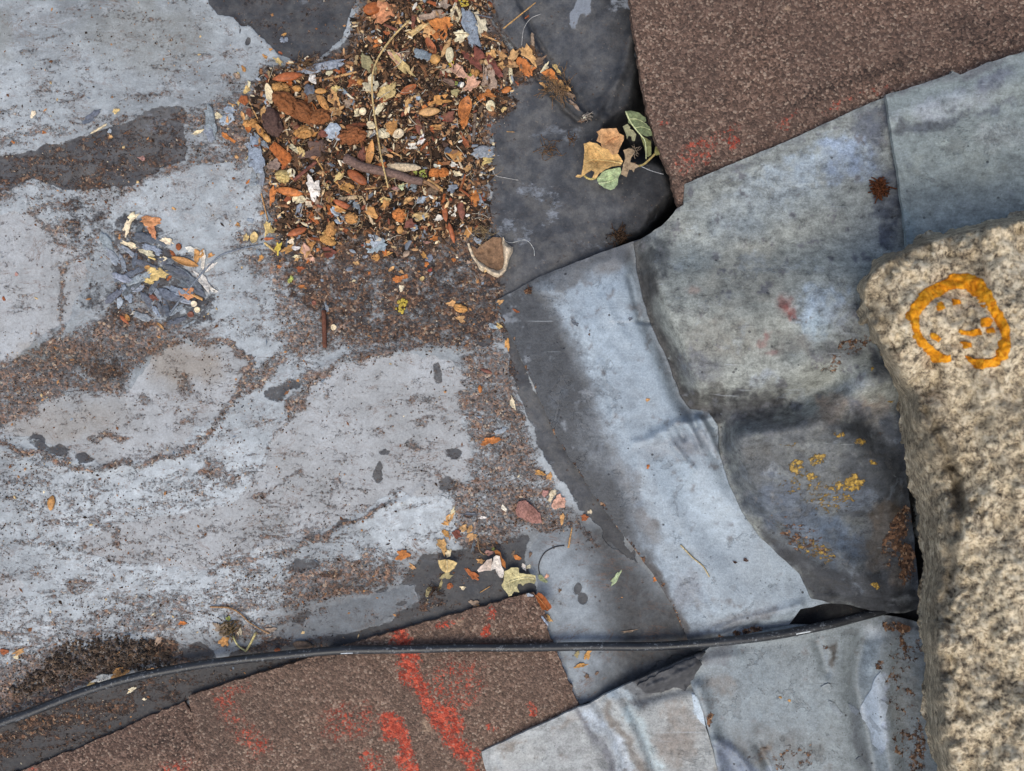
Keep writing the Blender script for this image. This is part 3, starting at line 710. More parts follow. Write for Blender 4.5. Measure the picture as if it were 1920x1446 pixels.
def paint_tint(x, y, base, marks, warp=16, seed=150, wf=50):
    wx = x + warp * 2 * fbm(x, y, wf, seed, 5, .6); wy = y + warp * 2 * fbm(x, y, wf, seed + 5, 5, .6)
    c = np.tile(np.asarray(base, float), (len(x), 1))
    for it in marks:
        if it[0] == 'e':
            _, ex, ey, rx, ry, a, rgb, al = it
            cs, sn = math.cos(math.radians(a)), math.sin(math.radians(a))
            u = ((wx - ex) * cs - (wy - ey) * sn) / rx; v = ((wx - ex) * sn + (wy - ey) * cs) / ry
            m = al * sstep(1.3, .3, np.hypot(u, v))
        elif it[0] == 'p':
            _, pts, f, rgb, al = it
            m = al * sstep(-f, f, poly_sdf(wx, wy, pts))
        elif it[0] == 'l':
            _, pts, w, rgb, al = it
            m = al * sstep(w, w * .2, seg_dist(wx, wy, pts))
        if it[0] == 'e':
            al_ = it[7]
            m = .45 * m + .55 * al_ * sstep(.3, .7, m / al_ + 1.2 * fbm(x, y, 24, seed + 31, 4, .7) - .05)
        m = np.clip(m * (1 + 1.5 * fbm(x, y, 20, seed + 21, 4, .7) * np.clip(2.2 - 2 * m, 0, 1)), 0, 1)
        c = c * (1 - m[:, None]) + np.asarray(rgb, float) * m[:, None]
    return lin(np.clip(c, 0, 255))

def lead(name, outline, zf, base, marks, mat, label, worn=.5, dirt=(), lichen=(), step=4.5, thick=.0028, wornf=None, warp=16, parent=None, ragamp=1.2):
    me, pxy = slab_mesh(name, rag(outline, ragamp, 22, 17, 5), step, zf, thick)
    x, y = pxy[:, 0], pxy[:, 1]
    attr_c(me, 'tint', paint_tint(x, y, base, marks, warp))
    attr_f(me, 'worn', np.full(len(x), worn) if wornf is None else wornf(x, y))
    attr_f(me, 'dirt', comp(x, y, list(dirt), 6, 160, 20) if dirt else np.zeros(len(x)))
    attr_f(me, 'lichen', comp(x, y, list(lichen), 5, 170, 16) if lichen else np.zeros(len(x)))
    me.materials.append(mat)
    o = link(bpy.data.objects.new(name, me), parent)
    if parent is None: tag(o, label, "lead sheet")
    return o

# shared edge between the gutter lining and the big sheet
C2_EDGE = [(1190,455),(1194,500),(1205,560),(1222,610),(1243,655),(1262,700),(1278,745),(1296,768),(1330,772),(1348,800),(1350,850),(1368,905),(1392,960),(1420,1000),(1465,1045),(1500,1078),(1522,1122)]
C1_LEFT = [(928,565),(940,595),(962,640),(985,690),(1010,745),(1040,815),(1075,870),(1110,925),(1150,980),(1190,1030),(1225,1078),(1252,1120),(1272,1160),(1286,1192)]
C1_FOLD = [(1015,545),(1040,575),(1062,625),(1085,665),(1110,720),(1135,790),(1165,860),(1200,920),(1240,985),(1280,1050),(1320,1120),(1340,1160)]

def z_c1(x, y):
    d = poly_sdf(x, y, C1_FOLD + [(1700,1160),(1700,300),(1100,420)])      # positive right of the fold
    z = .0042 + .0006 * fbm(x, y, 120, 181, 3)
    z = z + .0070 * sstep(-20, 34, d) + .010 * sstep(20, 260, d)
    # long soft dents in the lining
    z = z + .0016 * np.sin(d / 17.0) * np.exp(-((d - 60) / 70) ** 2) * sstep(540, 700, y) * .55
    z = z + .0022 * fbm(x, y, 90, 183, 3) * sstep(0, 60, d)
    # groove along the foot of the big sheet
    z = z - .011 * np.exp(-((seg_dist(x, y, C2_EDGE) - 4) / 15) ** 2) * sstep(450, 500, y) * sstep(960, 800, y)
    for pts, a, w in (([(1130,560),(1150,600),(1175,640)], .0016, 10), ([(1125,680),(1140,730),(1150,775)], .0014, 6), ([(1225,820),(1260,800),(1300,790),(1345,785)], .0060, 11), ([(1250,812),(1275,850),(1300,880)], .0030, 6),
                      ([(1285,792),(1300,812),(1312,840)], .0050, 5), ([(1312,785),(1330,815),(1345,850)], .0060, 6), ([(1270,800),(1282,822)], -.005, 5), ([(1298,785),(1306,800)], -.006, 5), ([(1322,782),(1335,800)], -.004, 4), ([(1190,830),(1225,825),(1262,838)], .0022, 7),
                      ([(1215,830),(1190,900),(1215,960)], .0014, 16), ([(1205,955),(1260,1040),(1330,1120)], .0018, 12), ([(1195,602),(1225,605)], -.004, 4), ([(1180,520),(1192,570),(1200,602)], -.003, 4),
                      ([(1350,1185),(1400,1165),(1460,1150),(1500,1138)], .0050, 12), ([(1330,1200),(1380,1178),(1420,1172)], -.005, 8)):
        z = z + a * np.exp(-(seg_dist(x, y, smooth_pts(pts, False, 1)) / w) ** 2)
    return z

DG = (84,86,90); LB = (148,159,168); MB = (138,146,153)
c1_marks = [
    ('p', [(1015,545),(1040,575),(1062,625),(1085,665),(1105,720),(1120,760),(1120,830),(1150,890),(1190,960),(1205,1020),(1235,1080),(1290,1190),(1560,1190),(1560,1000),(1400,700),(1230,480),(1130,500)], 30, LB, 1),
    ('p', [(1080,540),(1180,520),(1195,600),(1240,660),(1290,770),(1250,790),(1180,700),(1110,620)], 14, (146,158,168), 1),
    ('e', 1130, 660, 40, 60, 20, (164,176,185), .75), ('e', 1330, 950, 60, 90, 30, (166,178,187), .8), ('e', 1260, 900, 40, 50, 0, (150,163,173), .6), ('e', 1400, 1060, 60, 60, 0, (144,154,162), .7),
    ('l', [(1050,500),(1120,478),(1200,450)], 34, (92,94,97), .9), ('e', 1060, 525, 40, 26, 20, (104,106,108), .8), ('e', 1140, 505, 40, 16, 20, (118,118,118), .7),
    ('l', [(1200,470),(1210,560),(1250,660),(1290,760)], 22, (104,110,116), .8),  # shade of the groove under the big sheet, painted into the tint
    ('e', 1120, 830, 40, 70, 25, (108,112,116), .75), ('e', 1175, 900, 30, 60, 30, (112,114,117), .7), ('e', 1215, 980, 24, 60, 30, (104,104,106), .7), ('e', 1290, 1110, 40, 40, 0, (128,132,138), .7),
    ('e', 1240, 840, 60, 24, 0, (142,148,154), .6), ('e', 1300, 830, 40, 30, 0, (120,124,130), .7), ('e', 1400, 1160, 80, 16, 12, (112,114,118), .7),
    ('p', [(1205,1030),(1240,1075),(1262,1130),(1295,1175),(1290,1200),(1262,1180),(1220,1110)], 5, (78,76,76), 1)]
lead("gutter_lining", C1_LEFT + [(1300,1222),(1340,1215),(1400,1190),(1480,1172),(1500,1142),(1560,1130),(1560,1040),(1480,960),(1430,860),(1400,780),(1360,700),(1290,600),(1260,500),(1262,435),(1210,446),(1150,465),(1085,490),(1010,520)], z_c1, (72,74,77), c1_marks, M_LEAD,
     "smooth blue-grey painted gutter lining running diagonally beside the heavy stone", step=4,
     wornf=lambda x, y: .30 * sstep(60, -20, poly_sdf(x, y, C1_FOLD + [(1700,1160),(1700,300),(1100,420)])) + .10,
     dirt=[('e',1400,1185,30,14,10,.6), ('l', C1_LEFT, 7, .5), ('e',1105,620,5,10,0,.5), ('e',1350,1195,14,8,0,.7)], warp=9)

def z_c2(x, y):
    d = seg_dist(x, y, C2_EDGE)
    d = np.where(poly_sdf(x, y, C2_EDGE + [(1900,1122),(1900,300),(1250,380)]) > 0, d, 0)
    tall = sstep(430, 520, y) * sstep(1010, 880, y)
    c1 = z_c1(x, y)
    shoulder = sstep(0, 44, d)
    z = np.minimum(c1, .019) + .0035 + shoulder * (.003 + .026 * tall) + .00012 * np.clip(d, 0, 420) * (.7)
    # upper left: lies over the felt
    w = sstep(600, 400, y) * sstep(1195, 1290, x - .25 * (430 - y))
    z = z * (1 - w) + (.018 + .045 * np.clip((x - 1190) / 730, 0, 1.6) ** 1.2 + .0055) * w
    z = z + .005 * fbm(x, y, 150, 191, 3) * sstep(10, 120, d)
    # the deep crease and the swelling beside it
    for pts, a, w in (([(1310,775),(1380,768),(1440,764),(1500,748),(1560,718)], -.024, 38), ([(1500,700),(1560,690),(1620,700)], .012, 40), ([(1540,775),(1600,745),(1680,705)], .016, 34), ([(1360,822),(1440,806),(1520,800),(1600,815)], .013, 24), ([(1400,600),(1420,660),(1410,720)], .006, 40), ([(1640,800),(1690,860),(1700,930)], -.016, 36),
                      ([(1213,470),(1216,520),(1218,560)], -.004, 6), ([(1340,480),(1450,430),(1560,390)], .003, 30), ([(1280,400),(1330,440),(1420,440)], .004, 30),
                      ([(1420,900),(1520,1000),(1620,1090)], .005, 30), ([(1400,960),(1500,1060),(1600,1130)], -.005, 22)):
        z = z + a * np.exp(-(seg_dist(x, y, smooth_pts(pts, False, 1)) / w) ** 2) * sstep(0, 50, d)
    return z

OG = (140,143,137); BL = (150,164,180); DK = (66,68,72); BR = (120,110,100)
c2_marks = [
    ('e', 1500, 330, 160, 60, 24, (146,158,168), .7), ('e', 1400, 400, 120, 70, 20, (142,148,148), .7), ('e', 1600, 300, 60, 60, 0, (128,140,156), .7), ('e', 1640, 230, 50, 40, 0, (92,96,104), .8), ('e', 1665, 380, 34, 110, -6, (72,76,84), .85), ('e', 1580, 270, 50, 16, 25, (156,170,188), .7),  # tall dark strip: shadow of the lapped sheet's edge painted into the tint
    ('l', [(1290,352),(1400,300),(1520,240),(1660,182)], 16, (112,116,116), .7), ('e', 1390, 520, 120, 80, 0, (134,134,126), .8), ('e', 1300, 480, 60, 40, 0, (140,146,144), .6),
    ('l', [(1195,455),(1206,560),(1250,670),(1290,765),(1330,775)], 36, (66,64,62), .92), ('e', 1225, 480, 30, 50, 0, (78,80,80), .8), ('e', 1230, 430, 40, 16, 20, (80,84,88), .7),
    ('e', 1540, 570, 70, 60, 0, (150,164,178), .75), ('e', 1530, 620, 40, 40, 0, (152,168,180), .7), ('e', 1590, 600, 50, 50, 0, (120,126,134), .6), ('e', 1350, 640, 80, 60, 0, (122,120,112), .6), ('e', 1480, 650, 60, 30, 0, (118,114,108), .5),
    ('e', 1470, 565, 20, 20, 0, (128,86,80), .75), ('e', 1480, 580, 12, 14, 0, (118,70,66), .6), ('e', 1430, 630, 14, 10, 0, (128,92,88), .7), ('e', 1450, 655, 12, 8, 0, (110,84,82), .6), ('e', 1300, 545, 20, 12, 0, (140,118,108), .5),
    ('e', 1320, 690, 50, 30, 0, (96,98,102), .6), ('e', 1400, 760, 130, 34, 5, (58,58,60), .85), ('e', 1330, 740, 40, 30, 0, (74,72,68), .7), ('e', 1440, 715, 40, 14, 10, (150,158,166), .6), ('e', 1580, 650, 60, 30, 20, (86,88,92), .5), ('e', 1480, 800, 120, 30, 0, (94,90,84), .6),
    ('e', 1560, 770, 50, 34, 20, (146,130,116), .75), ('e', 1640, 770, 40, 40, 30, (140,126,114), .7), ('e', 1610, 770, 24, 30, 0, (84,86,96), .7), ('e', 1600, 720, 60, 20, 20, (130,136,142), .6),
    ('e', 1660, 690, 40, 40, 0, (70,74,80), .8), ('e', 1670, 870, 80, 80, 0, (52,56,64), .92), ('e', 1640, 830, 60, 24, -10, (66,72,80), .7), ('e', 1570, 850, 60, 20, 0, (116,118,116), .6),
    ('p', [(1350,800),(1700,780),(1760,1150),(1500,1100),(1360,900)], 40, (88,91,94), .8), ('p', [(1560,790),(1720,760),(1760,1130),(1640,1100),(1600,960),(1590,860)], 34, (58,62,68), .8), ('p', [(1380,930),(1500,960),(1640,1010),(1740,1120),(1600,1140),(1480,1060)], 30, (66,72,80), .75), ('e', 1420, 870, 60, 40, 0, (92,92,90), .6), ('e', 1450, 890, 20, 16, 0, (160,164,166), .6), ('e', 1480, 950, 80, 50, -40, (86,94,106), .8), ('e', 1560, 1000, 60, 50, -40, (84,96,112), .75), ('e', 1600, 930, 60, 30, 0, (92,100,112), .7), ('e', 1660, 1000, 40, 80, -20, (82,74,66), .8), ('e', 1680, 1080, 30, 40, 0, (104,96,88), .7),  # lower right: stain, plus occlusion shade by the stone painted in
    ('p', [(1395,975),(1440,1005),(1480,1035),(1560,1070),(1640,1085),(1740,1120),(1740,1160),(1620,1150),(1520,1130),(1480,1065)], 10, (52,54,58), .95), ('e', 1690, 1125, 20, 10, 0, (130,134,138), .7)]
lead("lead_apron", C2_EDGE + [(1560,1131),(1600,1136),(1640,1148),(1690,1150),(1728,1140),(1722,1090),(1714,1010),(1704,930),(1698,880),(1720,840),(1760,780),(1720,560),(1712,460),(1690,300),(1672,178),(1600,207),(1450,276),(1360,312),(1284,346),(1282,384),(1268,392),(1240,425)], z_c2, OG, c2_marks, M_LEAD2,
     "crumpled mottled lead sheet between the gutter lining and the stone", wornf=lambda x, y: .75 + 0 * x, thick=.0035,
     dirt=[('e',1680,1000,24,70,-20,.62), ('e',1700,1060,20,50,0,.7), ('e',1600,650,60,20,25,.45), ('e',1560,690,40,14,20,.4), ('e',1690,620,20,20,0,.5), ('e',1500,1010,90,30,-35,.4)],
     lichen=[('e',1600,905,26,20,20,.7), ('e',1520,895,9,10,0,.85), ('e',1535,860,22,14,20,.56), ('e',1495,875,20,14,0,.52), ('e',1615,830,18,9,0,.62), ('e',1575,812,16,7,0,.5), ('e',1640,868,12,9,0,.6), ('e',1570,910,24,16,0,.5), ('e',1480,830,20,8,0,.42), ('e',1640,1098,10,7,0,.75), ('e',1500,905,60,30,0,.36), ('e',1560,930,60,40,0,.4), ('e',1634,690,7,6,0,.8), ('e',1668,755,8,5,0,.6), ('e',1530,1030,50,20,-30,.4)], step=4.5)

def z_c3(x, y):
    return .0275 + .045 * np.clip((x - 1190) / 730, 0, 1.6) ** 1.2 + .004 + .003 * fbm(x, y, 140, 201, 3) + .004 * np.exp(-((y - 210 + .28 * (x - 1700)) / 26) ** 2)
lead("lead_soaker", [(1662,178),(1720,160),(1785,138),(1786,133),(1800,140),(1850,118),(1960,84),(2100,40),(2200,30),(2200,640),(1722,640),(1712,560),(1700,462),(1688,350),(1672,250)], z_c3, (132,140,138),
     [('e', 1780, 195, 110, 30, 16, (152,158,164), .7), ('e', 1740, 235, 100, 14, 14, (74,78,84), .8), ('e', 1860, 205, 60, 10, 14, (88,92,98), .7), ('l', [(1662,178),(1780,138),(1920,92)], 18, (104,106,108), .75), ('e', 1860, 150, 60, 24, 20, (112,116,124), .7), ('e', 1800, 300, 130, 60, 10, (140,146,140), .7), ('e', 1760, 360, 80, 30, 10, (104,112,112), .5), ('e', 1880, 250, 60, 30, 0, (146,150,148), .6), ('e', 1700, 420, 30, 50, 0, (120,134,136), .6)],
     M_LEAD2, "plain grey-green lead sheet lapped behind the top of the stone", worn=.5, thick=.0042)

def z_c4(x, y):
    z = .0075 + .0035 * fbm(x, y, 130, 211, 3)
    for pts, a, w in (([(1618,1200),(1600,1270),(1618,1340),(1640,1450),(1660,1600)], -.010, 18), ([(1660,1210),(1650,1300),(1668,1400),(1690,1600)], .006, 22),
                      ([(1400,1190),(1450,1185),(1540,1178)], .003, 14), ([(1310,1290),(1335,1370),(1360,1500)], .007, 14), ([(1420,1395),(1445,1440),(1470,1520)], -.006, 9), ([(1345,1390),(1390,1420),(1420,1480)], .004, 10),
                      ([(1530,1200),(1545,1240),(1550,1262)], -.003, 9), ([(1320,1240),(1380,1230)], .003, 14)):
        z = z + a * np.exp(-(seg_dist(x, y, smooth_pts(pts, False, 1)) / w) ** 2)
    return z
lead("lead_step", [(1288,1246),(1312,1228),(1340,1205),(1420,1186),(1490,1172),(1560,1174),(1610,1164),(1645,1152),(1690,1158),(1770,1180),(1800,1400),(1830,1760),(1352,1760),(1350,1460),(1332,1385),(1312,1318),(1296,1285)], z_c4, (132,140,144),
     [('e', 1400, 1260, 80, 50, 0, (126,136,142), .6), ('e', 1480, 1330, 100, 60, 0, (136,146,152), .7), ('e', 1450, 1400, 120, 40, 0, (112,114,114), .6), ('e', 1340, 1230, 40, 30, 0, (104,106,110), .7), ('e', 1350, 1290, 40, 26, 0, (128,124,120), .6),
      ('e', 1690, 1290, 40, 110, 0, (134,136,134), .7), ('l', [(1645,1270),(1640,1310),(1650,1360),(1648,1400)], 16, (176,186,204), .9), ('l', [(1628,1210),(1618,1260)], 12, (158,168,174), .7), ('l', [(1606,1340),(1612,1400),(1625,1446)], 16, (104,108,114), .6), ('e', 1650, 1285, 11, 17, -15, (178,186,194), 1), ('e', 1556, 1225, 10, 18, -20, (72,68,64), .9),
      ('p', [(1336,1382),(1362,1380),(1385,1400),(1425,1446),(1440,1500),(1352,1500)], 6, (112,120,134), .85), ('e', 1434, 1405, 9, 22, -25, (108,92,78), .8), ('e', 1450, 1446, 14, 14, 0, (150,160,172), .7), ('e', 1690, 1170, 40, 12, -12, (62,64,68), .85), ('e', 1640, 1180, 40, 20, 0, (160,166,170), .7)],
     M_LEAD, "pale blue-grey lead sheet with soft vertical folds below the cable", worn=.34,
     dirt=[('e',1697,1183,18,9,0,.95), ('e',1680,1175,40,12,-8,.55), ('e',1700,1220,40,40,0,.42), ('e',1650,1245,14,10,40,.62), ('e',1725,1400,16,60,0,.6), ('e',1700,1400,30,60,0,.42), ('e',1332,1350,5,18,-10,.95), ('e',1690,1300,40,80,0,.34), ('e',1545,1215,10,12,0,.5), ('e',1480,1420,90,30,0,.32)], thick=.003)

def z_c5(x, y):
    z = .0105 + .0018 * fbm(x, y, 110, 221, 3)
    for pts, a, w in (([(1120,1318),(1165,1400),(1200,1500)], -.004, 11), ([(1150,1310),(1190,1380),(1230,1500)], .0035, 12), ([(1085,1335),(1120,1430),(1140,1500)], .002, 14), ([(1180,1325),(1215,1400),(1245,1500)], -.003, 10),
                      ([(1180,1285),(1240,1262),(1300,1240)], .006, 14), ([(1200,1310),(1270,1290),(1300,1285)], -.006, 12)):
        z = z + a * np.exp(-(seg_dist(x, y, smooth_pts(pts, False, 1)) / w) ** 2)
    return z
lead("lead_tail", [(902,1410),(960,1384),(1030,1352),(1085,1326),(1105,1320),(1130,1304),(1180,1281),(1235,1258),(1285,1236),(1312,1228),(1306,1246),(1298,1282),(1308,1320),(1330,1385),(1346,1446),(1380,1760),(960,1760),(925,1500)], z_c5, (158,160,158),
     [('e', 980, 1410, 70, 40, 20, (172,172,168), .8), ('e', 1080, 1400, 60, 60, 0, (150,150,148), .6), ('l', [(1085,1335),(1120,1400),(1150,1460)], 12, (112,112,116), .75), ('l', [(1105,1330),(1150,1400),(1170,1460)], 22, (180,187,193), .8), ('l', [(1140,1330),(1165,1380),(1195,1450)], 14, (118,110,102), .85), ('l', [(1180,1325),(1205,1380),(1230,1446)], 22, (174,186,188), .85), ('e', 1270, 1380, 46, 70, 0, (138,130,122), .85),
      ('l', [(1180,1300),(1240,1280),(1300,1262)], 34, (96,98,100), .85), ('l', [(1200,1272),(1250,1252),(1305,1236)], 16, (66,66,68), .95), ('e', 1150, 1310, 30, 14, 20, (150,160,166), .7), ('e', 1060, 1346, 26, 12, 22, (130,112,98), .5), ('p', [(1296,1300),(1308,1305),(1318,1335),(1324,1362),(1312,1352),(1302,1332)], 3, (186,198,208), 1), ('e',960,1394,30,8,22,(130,118,106),.5)],
     M_LEAD2, "light grey lead strip with rainbow-pale streaks over the red-brown felt", worn=.5, thick=.0035)

# thick lifted paint on the lower lead: crisp patches of their own
def lead_patch(parent_name, ol, zf, col, seed, th=.0012):
    par = bpy.data.objects[parent_name]
    o2 = rag(ol, 1.6, 8, seed, 3)
    me, pxy = slab_mesh("paint_patch", o2, 3.5, lambda x, y: zf(x, y) + .0011 + .0006 * fbm(x, y, 9, seed + 1), th)
    attr_c(me, 'tint', np.tile(lin(col), (len(pxy), 1)))
    for k in ('dirt', 'lichen'): attr_f(me, k, np.zeros(len(pxy)))
    attr_f(me, 'worn', np.full(len(pxy), .15))
    me.materials.append(M_LEAD)
    link(bpy.data.objects.new("paint_patch", me), par)
lead_patch("lead_step", [(1640,1272),(1652,1260),(1660,1275),(1655,1292),(1664,1300),(1650,1312),(1666,1322),(1660,1345),(1652,1362),(1664,1372),(1660,1398),(1648,1406),(1636,1396),(1632,1370),(1618,1348),(1612,1330),(1622,1310),(1632,1296)], z_c4, (170,180,190), 411)
lead_patch("lead_step", [(1540,1288),(1552,1280),(1560,1288),(1556,1298),(1545,1298)], z_c4, (140,148,152), 413)
lead_patch("lead_step", [(1554,1314),(1564,1320),(1572,1330),(1582,1338),(1574,1346),(1562,1336)], z_c4, (134,142,148), 415)
lead_patch("lead_step", [(1604,1424),(1612,1418),(1624,1430),(1616,1438)], z_c4, (120,126,132), 417)
lead_patch("lead_step", [(1590,1318),(1600,1324),(1612,1334),(1606,1342),(1596,1334)], z_c4, (134,142,152), 419)
lead_patch("lead_tail", [(1296,1300),(1308,1305),(1318,1335),(1324,1362),(1312,1352),(1302,1332)], z_c5, (186,198,206), 421)

# ================================================================ COPING STONE
def mat_stone():
    g = NT("weathered_granite")
    n1 = g.noise(12, 8, .7); n2 = g.noise(70, 5, .6); n3 = g.noise(4.5, 4, .75)
    k = g.math('ADD', g.math('MULTIPLY', n1, .55), g.math('ADD', g.math('MULTIPLY', n2, .12), g.math('MULTIPLY', n3, .40)))
    col = g.ramp(k, [(.40, lin((52,46,40))), (.46, lin((106,95,81))), (.51, lin((164,149,125))), (.56, lin((210,194,164))), (.65, lin((232,220,196)))])
    grime = g.attr('grime').outputs['Fac']
    gm = g.cover(grime, g.noise(34, 8, .72), .25, 2.0)
    col = g.mix(g.math('MULTIPLY', gm, .6), col, lin((88,80,68)))
    cv = g.voro(30)
    col = g.mix(g.math('MULTIPLY', g.mrange(cv.outputs['Distance'], .22, .12), g.mrange(g.noise(120, 2), .5, .6, 0, .5)), col, lin((60,56,56)))
    h = g.math('ADD', n1, g.math('MULTIPLY', n3, .5))
    g.set(color=col, rough=.9, normal=g.bump(h, .0022, .8), spec=.2)
    return g.m

ST_OUT = [(1606,540),(1612,522),(1640,486),(1690,462),(1735,442),(1800,428),(1870,412),(1960,396),(2400,330),(2400,1900),(1800,1900),(1770,1500),(1752,1446),(1742,1380),(1735,1300),(1728,1220),(1726,1150),(1732,1070),(1728,1010),(1716,940),(1702,890),(1692,820),(1690,770),(1682,735),(1660,690),(1636,640),(1622,600)]
ST_TOP = [(1618,556),(1626,530),(1652,500),(1698,474),(1742,455),(1802,440),(1874,424),(1962,408),(2400,360),(2400,1900),(1850,1900),(1806,1500),(1788,1440),(1776,1360),(1768,1280),(1762,1200),(1768,1120),(1800,1040),(1806,960),(1790,890),(1762,820),(1736,775),(1712,722),(1684,680),(1652,636),(1632,596)]
def z_stone(x, y):
    do = np.maximum(poly_sdf(x, y, ST_OUT), 0); dt = poly_sdf(x, y, ST_TOP)
    t = do / (do + np.maximum(-dt, 0) + 1e-6)
    t = np.where(dt >= 0, 1, t)
    z = .075 + .105 * (1 - (1 - np.clip(t, 0, 1)) ** 1.7)
    z = z + np.where(dt > 0, .020 * sstep(0, 200, dt), 0)
    z = z + .024 * fbm(x, y, 90, 301, 4) + .008 * fbm(x, y, 18, 303, 4, .7) * sstep(0, 14, do)
    fl = sstep(60, 0, np.abs(dt))
    z = z + fl * .024 * np.round(2.6 * fbm(x, y, 52, 309, 2)) / 2.6
    for pts, a, w in (([(1735,770),(1775,850),(1800,930),(1798,1000)], -.016, 9), ([(1740,660),(1760,710),(1745,750)], -.008, 9), ([(1770,1000),(1790,1060),(1765,1130)], -.008, 10), ([(1700,560),(1660,640)], .004, 12)):
        z = z + a * np.exp(-(seg_dist(x, y, smooth_pts(pts, False, 2)) / w) ** 2)
    return z
me, pxy = slab_mesh("stone_body", rag(rag(ST_OUT, 11, 48, 305, 6), 5, 15, 307, 4), 5, z_stone, 0, floor=-.02, tuck=.06)
x, y = pxy[:, 0], pxy[:, 1]
attr_f(me, 'grime', np.clip(.14 + .42 * sstep(30, -10, poly_sdf(x, y, ST_TOP)) + .5 * comp(x, y, [('e',1660,560,40,60,0,.6), ('e',1700,470,60,20,20,.7), ('e',1830,790,120,100,0,.6), ('e',1880,900,70,90,0,.5), ('e',1800,1120,60,120,0,.4), ('e',1860,1300,80,60,0,.4), ('l',[(1738,770),(1790,880),(1806,960),(1790,1050),(1765,1130)],26,.9), ('e',1850,480,60,30,0,.4)], 16, 311), 0, 1))
me.materials.append(mat_stone())
stone = empty("coping_stone", P(1850, 1000, 0))
tag(stone, "big rough buff stone block with an orange lichen ring, right edge", "stone")
sb = link(bpy.data.objects.new("stone_body", me))
sb.parent = stone; sb.matrix_parent_inverse = stone.matrix_world.inverted()
sb.location = Vector((0, 0, 0)) - Vector(stone.location)
sb.matrix_parent_inverse.identity()

def mat_crust(name, c0, c1, c2):
    g = NT(name)
    n = g.noise(9, 6, .7); v = g.voro(7)
    s = g.N('ShaderNodeSeparateColor'); g.put(s.inputs[0], v.outputs['Color'])
    col = g.ramp(g.math('ADD', g.math('MULTIPLY', n, .7), g.math('MULTIPLY', s.outputs[0], .3)), [(.3, lin(c0)), (.5, lin(c1)), (.7, lin(c2))])
    g.set(color=col, rough=.85, normal=g.bump(g.math('ADD', n, g.math('MULTIPLY', v.outputs['Distance'], -.6)), .002, .9), spec=.25)
    return g.m
M_LICH = mat_crust("orange_lichen", (176,104,14), (222,146,20), (238,172,48))

RING_O = [(1706,600),(1712,570),(1730,545),(1762,530),(1788,514),(1815,514),(1842,524),(1858,545),(1872,575),(1888,600),(1896,640),(1892,670),(1870,686),(1842,690),(1818,680),(1812,668),(1826,672),(1848,676),(1868,670),(1880,650),(1878,620),(1866,600),(1852,575),(1840,556),(1820,543),(1795,540),(1768,552),(1745,566),(1728,582),(1722,605),(1728,625),(1745,650),(1765,663),(1783,666),(1782,678),(1758,678),(1735,660),(1716,630)]
BITS = [[(1756,568),(1766,566),(1772,578),(1762,583)], [(1786,560),(1800,562),(1802,570),(1788,572)], [(1840,600),(1852,594),(1862,600),(1856,612),(1842,614)], [(1800,618),(1822,620),(1838,616),(1842,628),(1822,630),(1804,628)], [(1746,624),(1756,626),(1766,636),(1760,642),(1748,634)], [(1806,640),(1820,642),(1822,652),(1810,654)], [(1854,616),(1864,614),(1866,624),(1856,624)]]
def grow(ol, k):
    A = np.array(resample(ol, 3)); t = np.roll(A, -2, 0) - np.roll(A, 2, 0); t /= np.hypot(t[:, 0], t[:, 1])[:, None] + 1e-9
    ar = np.sum(A[:, 0] * np.roll(A[:, 1], -1) - np.roll(A[:, 0], -1) * A[:, 1])
    nn = np.stack([t[:, 1], -t[:, 0]], 1) * (1 if ar > 0 else -1)
    return [tuple(p) for p in A + nn * k]
def lichen_piece(name, ol, seed, amp=2.5):
    o2 = rag(grow(ol, .2), amp * 1.1, 9, seed, 3)
    def zf(x, y):
        return z_stone(x, y) + .0018 + .0022 * fbm(x, y, 8, seed + 2, 3) + .0012 * sstep(0, 6, poly_sdf(x, y, o2))
    m, _ = slab_mesh(name, o2, 4, zf, .009)
    m.materials.append(M_LICH)
    o = link(bpy.data.objects.new(name, m), stone)
    o.location = Vector((0, 0, 0)) - Vector(stone.location)
    return o
lr = lichen_piece("lichen_ring", RING_O, 321)
lr["label"] = "bright orange lichen ring, broken at its lower edge"
for i, b in enumerate(BITS): lichen_piece("lichen_patch", b, 330 + i, 1.5)

# ================================================================ CABLE
def tube_mesh(name, pts, rad, seg=8, cap=True):
    """pts list of Vector, rad list -> swept tube"""
    n = len(pts)
    vs_ = []
    up = Vector((0, 0, 1))
    for i, p in enumerate(pts):
        t = (pts[min(i + 1, n - 1)] - pts[max(i - 1, 0)]).normalized()
        a = t.cross(up)
        if a.length < 1e-4: a = Vector((1, 0, 0))
        a.normalize(); b = a.cross(t)
        for k in range(seg):
            th = 2 * math.pi * k / seg
            vs_.append(tuple(p + (a * math.cos(th) + b * math.sin(th)) * rad[i]))
    f = [[i * seg + k, i * seg + (k + 1) % seg, (i + 1) * seg + (k + 1) % seg, (i + 1) * seg + k] for i in range(n - 1) for k in range(seg)]
    faces = [np.array(f, np.int64)]
    if cap:
        c0, c1 = len(vs_), len(vs_) + 1
        vs_.append(tuple(pts[0])); vs_.append(tuple(pts[-1]))
        tr = [[c0, (k + 1) % seg, k] for k in range(seg)] + [[c1, (n - 1) * seg + k, (n - 1) * seg + (k + 1) % seg] for k in range(seg)]
        faces.append(np.array(tr, np.int64))
    return mesh_np(name, np.array(vs_), faces)

